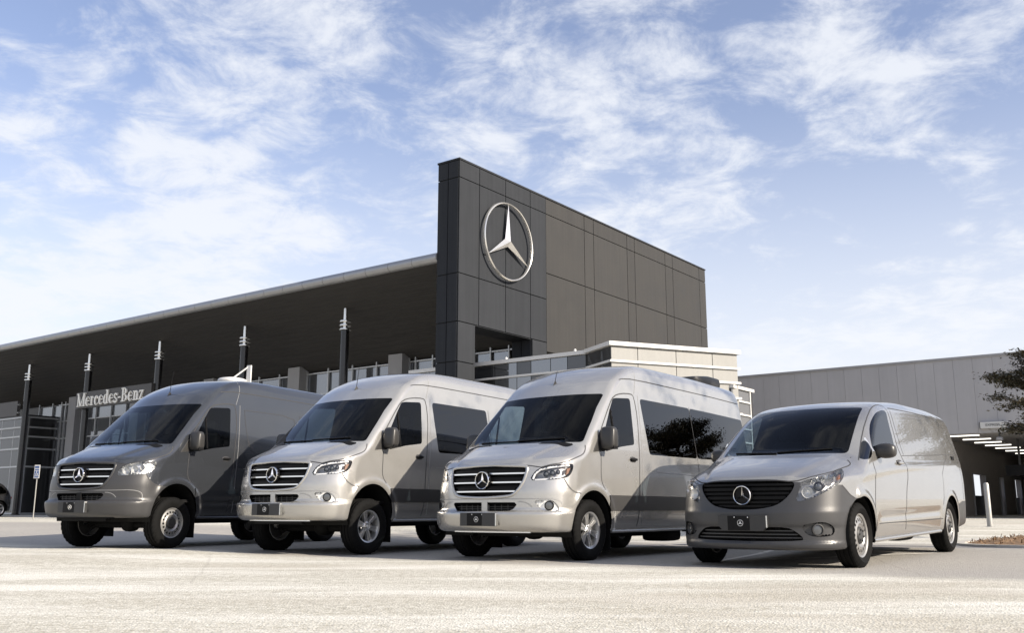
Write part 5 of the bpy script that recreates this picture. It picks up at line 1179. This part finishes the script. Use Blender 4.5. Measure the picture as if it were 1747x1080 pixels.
# ------------------------------------------------------------------ trees, island, small things
def leaf_mat(name, a, b):
    m, t, p = material(name); g_ = tn(t, 'ShaderNodeNewGeometry'); n_ = noise(t, tn(t, 'ShaderNodeTexCoord').outputs['Object'], 6, 3)
    f_ = math2(t, 'ADD', math2(t, 'MULTIPLY', g_.outputs['Random Per Island'], .7), math2(t, 'MULTIPLY', n_, .35))
    t.links.new(mixrgb(t, f_, a, b), p.inputs['Base Color']); p.inputs['Roughness'].default_value = .55; p.inputs['Specular IOR Level'].default_value = .3
    p.inputs['Transmission Weight'].default_value = 0
leaf_mat('leaf_dark', (.018, .026, .012), (.085, .065, .035))
simple('bark', (.09, .07, .055), .9, var=.3, vscale=10, bump=.6, bscale=30)
def tree(name, label, loc, height, crown_z, crown_r, n_limb, clumps, leaf, seed, dens=60):
    rnd = random.Random(seed); root = empty(name, loc); tag(root, label, 'tree')
    mb = MB(); top = height*.86; pts = []; x = y = 0
    for k in range(8):
        z = top*k/7; pts.append((x, y, z)); x += rnd.uniform(-.05, .05)*height*.12; y += rnd.uniform(-.05, .05)*height*.12
    r0 = height*.022; mb.tube(pts, [r0*(1-.1*k) for k in range(8)], 9); tips = []
    for k in range(n_limb):
        zz = crown_z[0]+(crown_z[1]-crown_z[0])*(k+.5)/n_limb; f_ = (zz*.93)/top; i = min(6, int(f_*7)); b0 = Vector(pts[i]).lerp(Vector(pts[i+1]), f_*7-i) if i < 7 else Vector(pts[-1])
        a = k*2.399+rnd.uniform(-.3, .3); u = (k+.5)/n_limb; rr = crown_r*(math.sin(math.pi*(.18+.74*u)))*rnd.uniform(.8, 1.05); q = []
        for j in range(6):
            g_ = j/5; q.append(b0+Vector((math.cos(a+g_*.25)*rr*g_, math.sin(a+g_*.25)*rr*g_, rr*.22*g_+rnd.uniform(-.03, .03)*height*.1)))
        mb.tube(q, [r0*.45*(1-.15*j) for j in range(6)], 6)
        for j in range(clumps):
            g_ = rnd.uniform(.3, 1.05); c_ = b0+Vector((math.cos(a+g_*.25)*rr*g_, math.sin(a+g_*.25)*rr*g_, rr*.22*g_)); s_ = crown_r*.16; e_ = c_+Vector((rnd.gauss(0, s_), rnd.gauss(0, s_), rnd.gauss(0, s_*.35)+.02)); tips.append((e_, c_))
            mb.tube([c_, e_], [r0*.12, r0*.05], 4, False)
    mb.build('trunk', 'bark', root, 60)
    v = []; f = []
    for e_, c_ in tips:
        for _ in range(dens):
            p = e_+Vector((rnd.gauss(0, 1)*crown_r*.085, rnd.gauss(0, 1)*crown_r*.085, rnd.gauss(0, 1)*crown_r*.026)); d = Vector((rnd.gauss(0, 1), rnd.gauss(0, 1), rnd.gauss(-.1, .45))).normalized(); n_ = Vector((rnd.gauss(0, .5), rnd.gauss(0, .5), 1)).normalized(); w = d.cross(n_).normalized(); L = leaf*rnd.uniform(.6, 1.25)
            i = len(v); v += [p, p+d*L*.5+w*L*.27, p+d*L, p+d*L*.5-w*L*.27]; f.append((i, i+1, i+2, i+3))
    me_ = bpy.data.meshes.new('crown'); me_.from_pydata([tuple(q) for q in v], [], f); me_.update(); link('crown', me_, root, 'leaf_dark')
tree('island_tree', 'small dark-leaved tree reaching into the picture at the right edge', (10.66, 18.0, .06), 4.2, (1.8, 3.95), 1.40, 17, 15, .066, 5, 170)
tree('street_tree', 'tall thin-crowned tree beyond the right edge that dapples the van roofs', (15.5, 9.4, 0), 11.2, (7.2, 10.6), 4.4, 11, 7, .20, 11, 20)
# planting island
m, t, p = material('mulch'); n_ = noise(t, tn(t, 'ShaderNodeTexCoord').outputs['Object'], 22, 6, .7); t.links.new(mixrgb(t, rng(t, n_, .35, .65, 0, 1), (.10, .055, .03), (.30, .19, .10)), p.inputs['Base Color']); p.inputs['Roughness'].default_value = .95
isl = empty('planting_island', (9.85, 16.65, 0), math.atan2(.6, .8)); tag(isl, 'mulched planting island with pale kerb at the right edge', 'island')
def ell(a, b, n=56): return [(a*math.cos(2*math.pi*k/n), b*math.sin(2*math.pi*k/n)) for k in range(n)]
mb = MB(); E1, E0 = ell(3.45, 1.45), ell(3.28, 1.28); n = len(E1)
v = [(x, y, -.03) for x, y in E1]+[(x, y, .085) for x, y in E1]+[(x, y, .085) for x, y in E0]+[(x, y, .03) for x, y in E0]
mb.add(v, [(r*n+k, r*n+(k+1) % n, (r+1)*n+(k+1) % n, (r+1)*n+k) for r in range(3) for k in range(n)]); mb.build('kerb', 'concrete', isl)
mb = MB(); v = [(0, 0, .20)]; f = []; rnd = random.Random(3)
for r_ in range(1, 15):
    for k in range(n): u = r_/14; v.append((E0[k][0]*u, E0[k][1]*u, .055+.14*(1-u*u)+rnd.uniform(-.018, .018)))
for k in range(n): f.append((0, 1+k, 1+(k+1) % n))
for r_ in range(13):
    for k in range(n): f.append((1+r_*n+k, 1+(r_+1)*n+k, 1+(r_+1)*n+(k+1) % n, 1+r_*n+(k+1) % n))
mb.add(v, f); mo = mb.build('mulch', 'mulch', isl)
v = []; f = []
for _ in range(2600):
    a = rnd.uniform(0, 6.283); u = math.sqrt(rnd.random())*.97; x, y = 3.28*u*math.cos(a), 1.28*u*math.sin(a); z = .06+.14*(1-u*u); d = Vector((rnd.gauss(0, 1), rnd.gauss(0, 1), rnd.gauss(0, .35))).normalized(); w = d.cross(Vector((0, 0, 1))).normalized(); L = rnd.uniform(.03, .08); p0 = Vector((x, y, z+.01)); i = len(v); v += [p0-w*.008, p0+w*.008, p0+d*L+w*.006+Vector((0, 0, .012)), p0+d*L-w*.006+Vector((0, 0, .012))]; f.append((i, i+1, i+2, i+3))
me_ = bpy.data.meshes.new('mulch_chips'); me_.from_pydata([tuple(q) for q in v], [], f); o = link('mulch_chips', me_, isl, 'mulch'); o['kind'] = 'stuff'
# bollard
bo = empty('bollard', (11.95, 24.25, float(gz(11.95, 24.25))-.01)); tag(bo, 'pale steel bollard in front of the drive-through', 'bollard')
MB().lathe([(0, 0), (.066, 0), (.064, 1.05), (.045, 1.09), (0, 1.10)], 20).build('post', 'steel_post', bo, smooth=40)
MB().lathe([(.064, 0), (.10, 0), (.10, .015), (.064, .02)], 20).build('base_plate', 'steel_post', bo, smooth=40)
# accessible-parking sign
simple('sign_blue', (.05, .09, .22), .4)
sp_ = empty('parking_sign', (-18.1, 36.6, .25), math.radians(-14)); sp_.scale = (.8, .8, .95); tag(sp_, 'blue and white accessible parking sign on a thin post at left', 'sign')
MB().tube([(0, 0, 0), (0, 0, 2.15)], .024, 8).build('post', 'steel_post', sp_)
box('plate', 'white_trim', sp_, -.15, .15, -.05, -.035, 1.62, 2.15); box('header', 'sign_blue', sp_, -.12, .12, -.055, -.051, 2.02, 2.11); box('header', 'sign_blue', sp_, -.12, .12, -.055, -.051, 1.935, 1.99); box('field', 'sign_blue', sp_, -.12, .12, -.055, -.051, 1.72, 1.915); box('footer', 'sign_blue', sp_, -.12, .12, -.055, -.051, 1.645, 1.70)
mb = MB(); mb.lathe([(0, 0), (.02, 0), (.02, .003), (0, .003)], 12, 'y', c=(-.005, -.0595, 1.893)); mb.bar((-.005, -.0585, 1.87), (.0, -.0585, 1.81), .004, .022, (0, 1, 0)); mb.bar((.0, -.0588, 1.81), (.045, -.0588, 1.81), .02, .004); mb.bar((.045, -.059, 1.81), (.06, -.059, 1.75), .022, .004, (0, 1, 0))
pts = [(-.01+.045*math.cos(math.radians(a)), -.058, 1.785+.045*math.sin(math.radians(a))) for a in range(110, 400, 20)]; mb.tube(pts, .006, 5); mb.build('wheelchair_symbol', 'white_trim', sp_)
# painted lines on the ground
simple('line_white', (.62, .60, .55), .8, var=.25, vscale=6); simple('line_blue', (.16, .24, .42), .8, var=.3, vscale=4)
def line(pts, w, mat):
    P = [Vector((x, y, 0)) for x, y in pts]; v = []
    N_ = 24; d = (P[1]-P[0]).normalized(); s = Vector((-d.y, d.x, 0))*w/2
    for k in range(N_+1):
        c_ = P[0].lerp(P[1], k/N_)
        for q in (c_+s, c_-s): v.append((q.x, q.y, float(gz(q.x, q.y))+.005))
    mb = MB(); mb.add(v, [(2*k, 2*k+1, 2*k+3, 2*k+2) for k in range(N_)]); o = mb.build('parking_line', mat, g, fix=False); return o
for a, b in (((2.35, 11.35), (4.6, 15.8)), ((2.9, 11.85), (5.55, 12.78)), ((2.0, 15.6), (3.6, 18.3)), ((-1.2, 16.5), (.9, 20.4)), ((6.4, 18.2), (9.5, 20.6))): line((a, b), .10, 'line_white')
for k in range(5): line(((-24.5+1.1*k, 34.5+.9*k), (-21.5+1.1*k, 38.5+.9*k)), .12, 'line_blue')
line(((-25.2, 33.8), (-18.5, 40)), .12, 'line_blue')
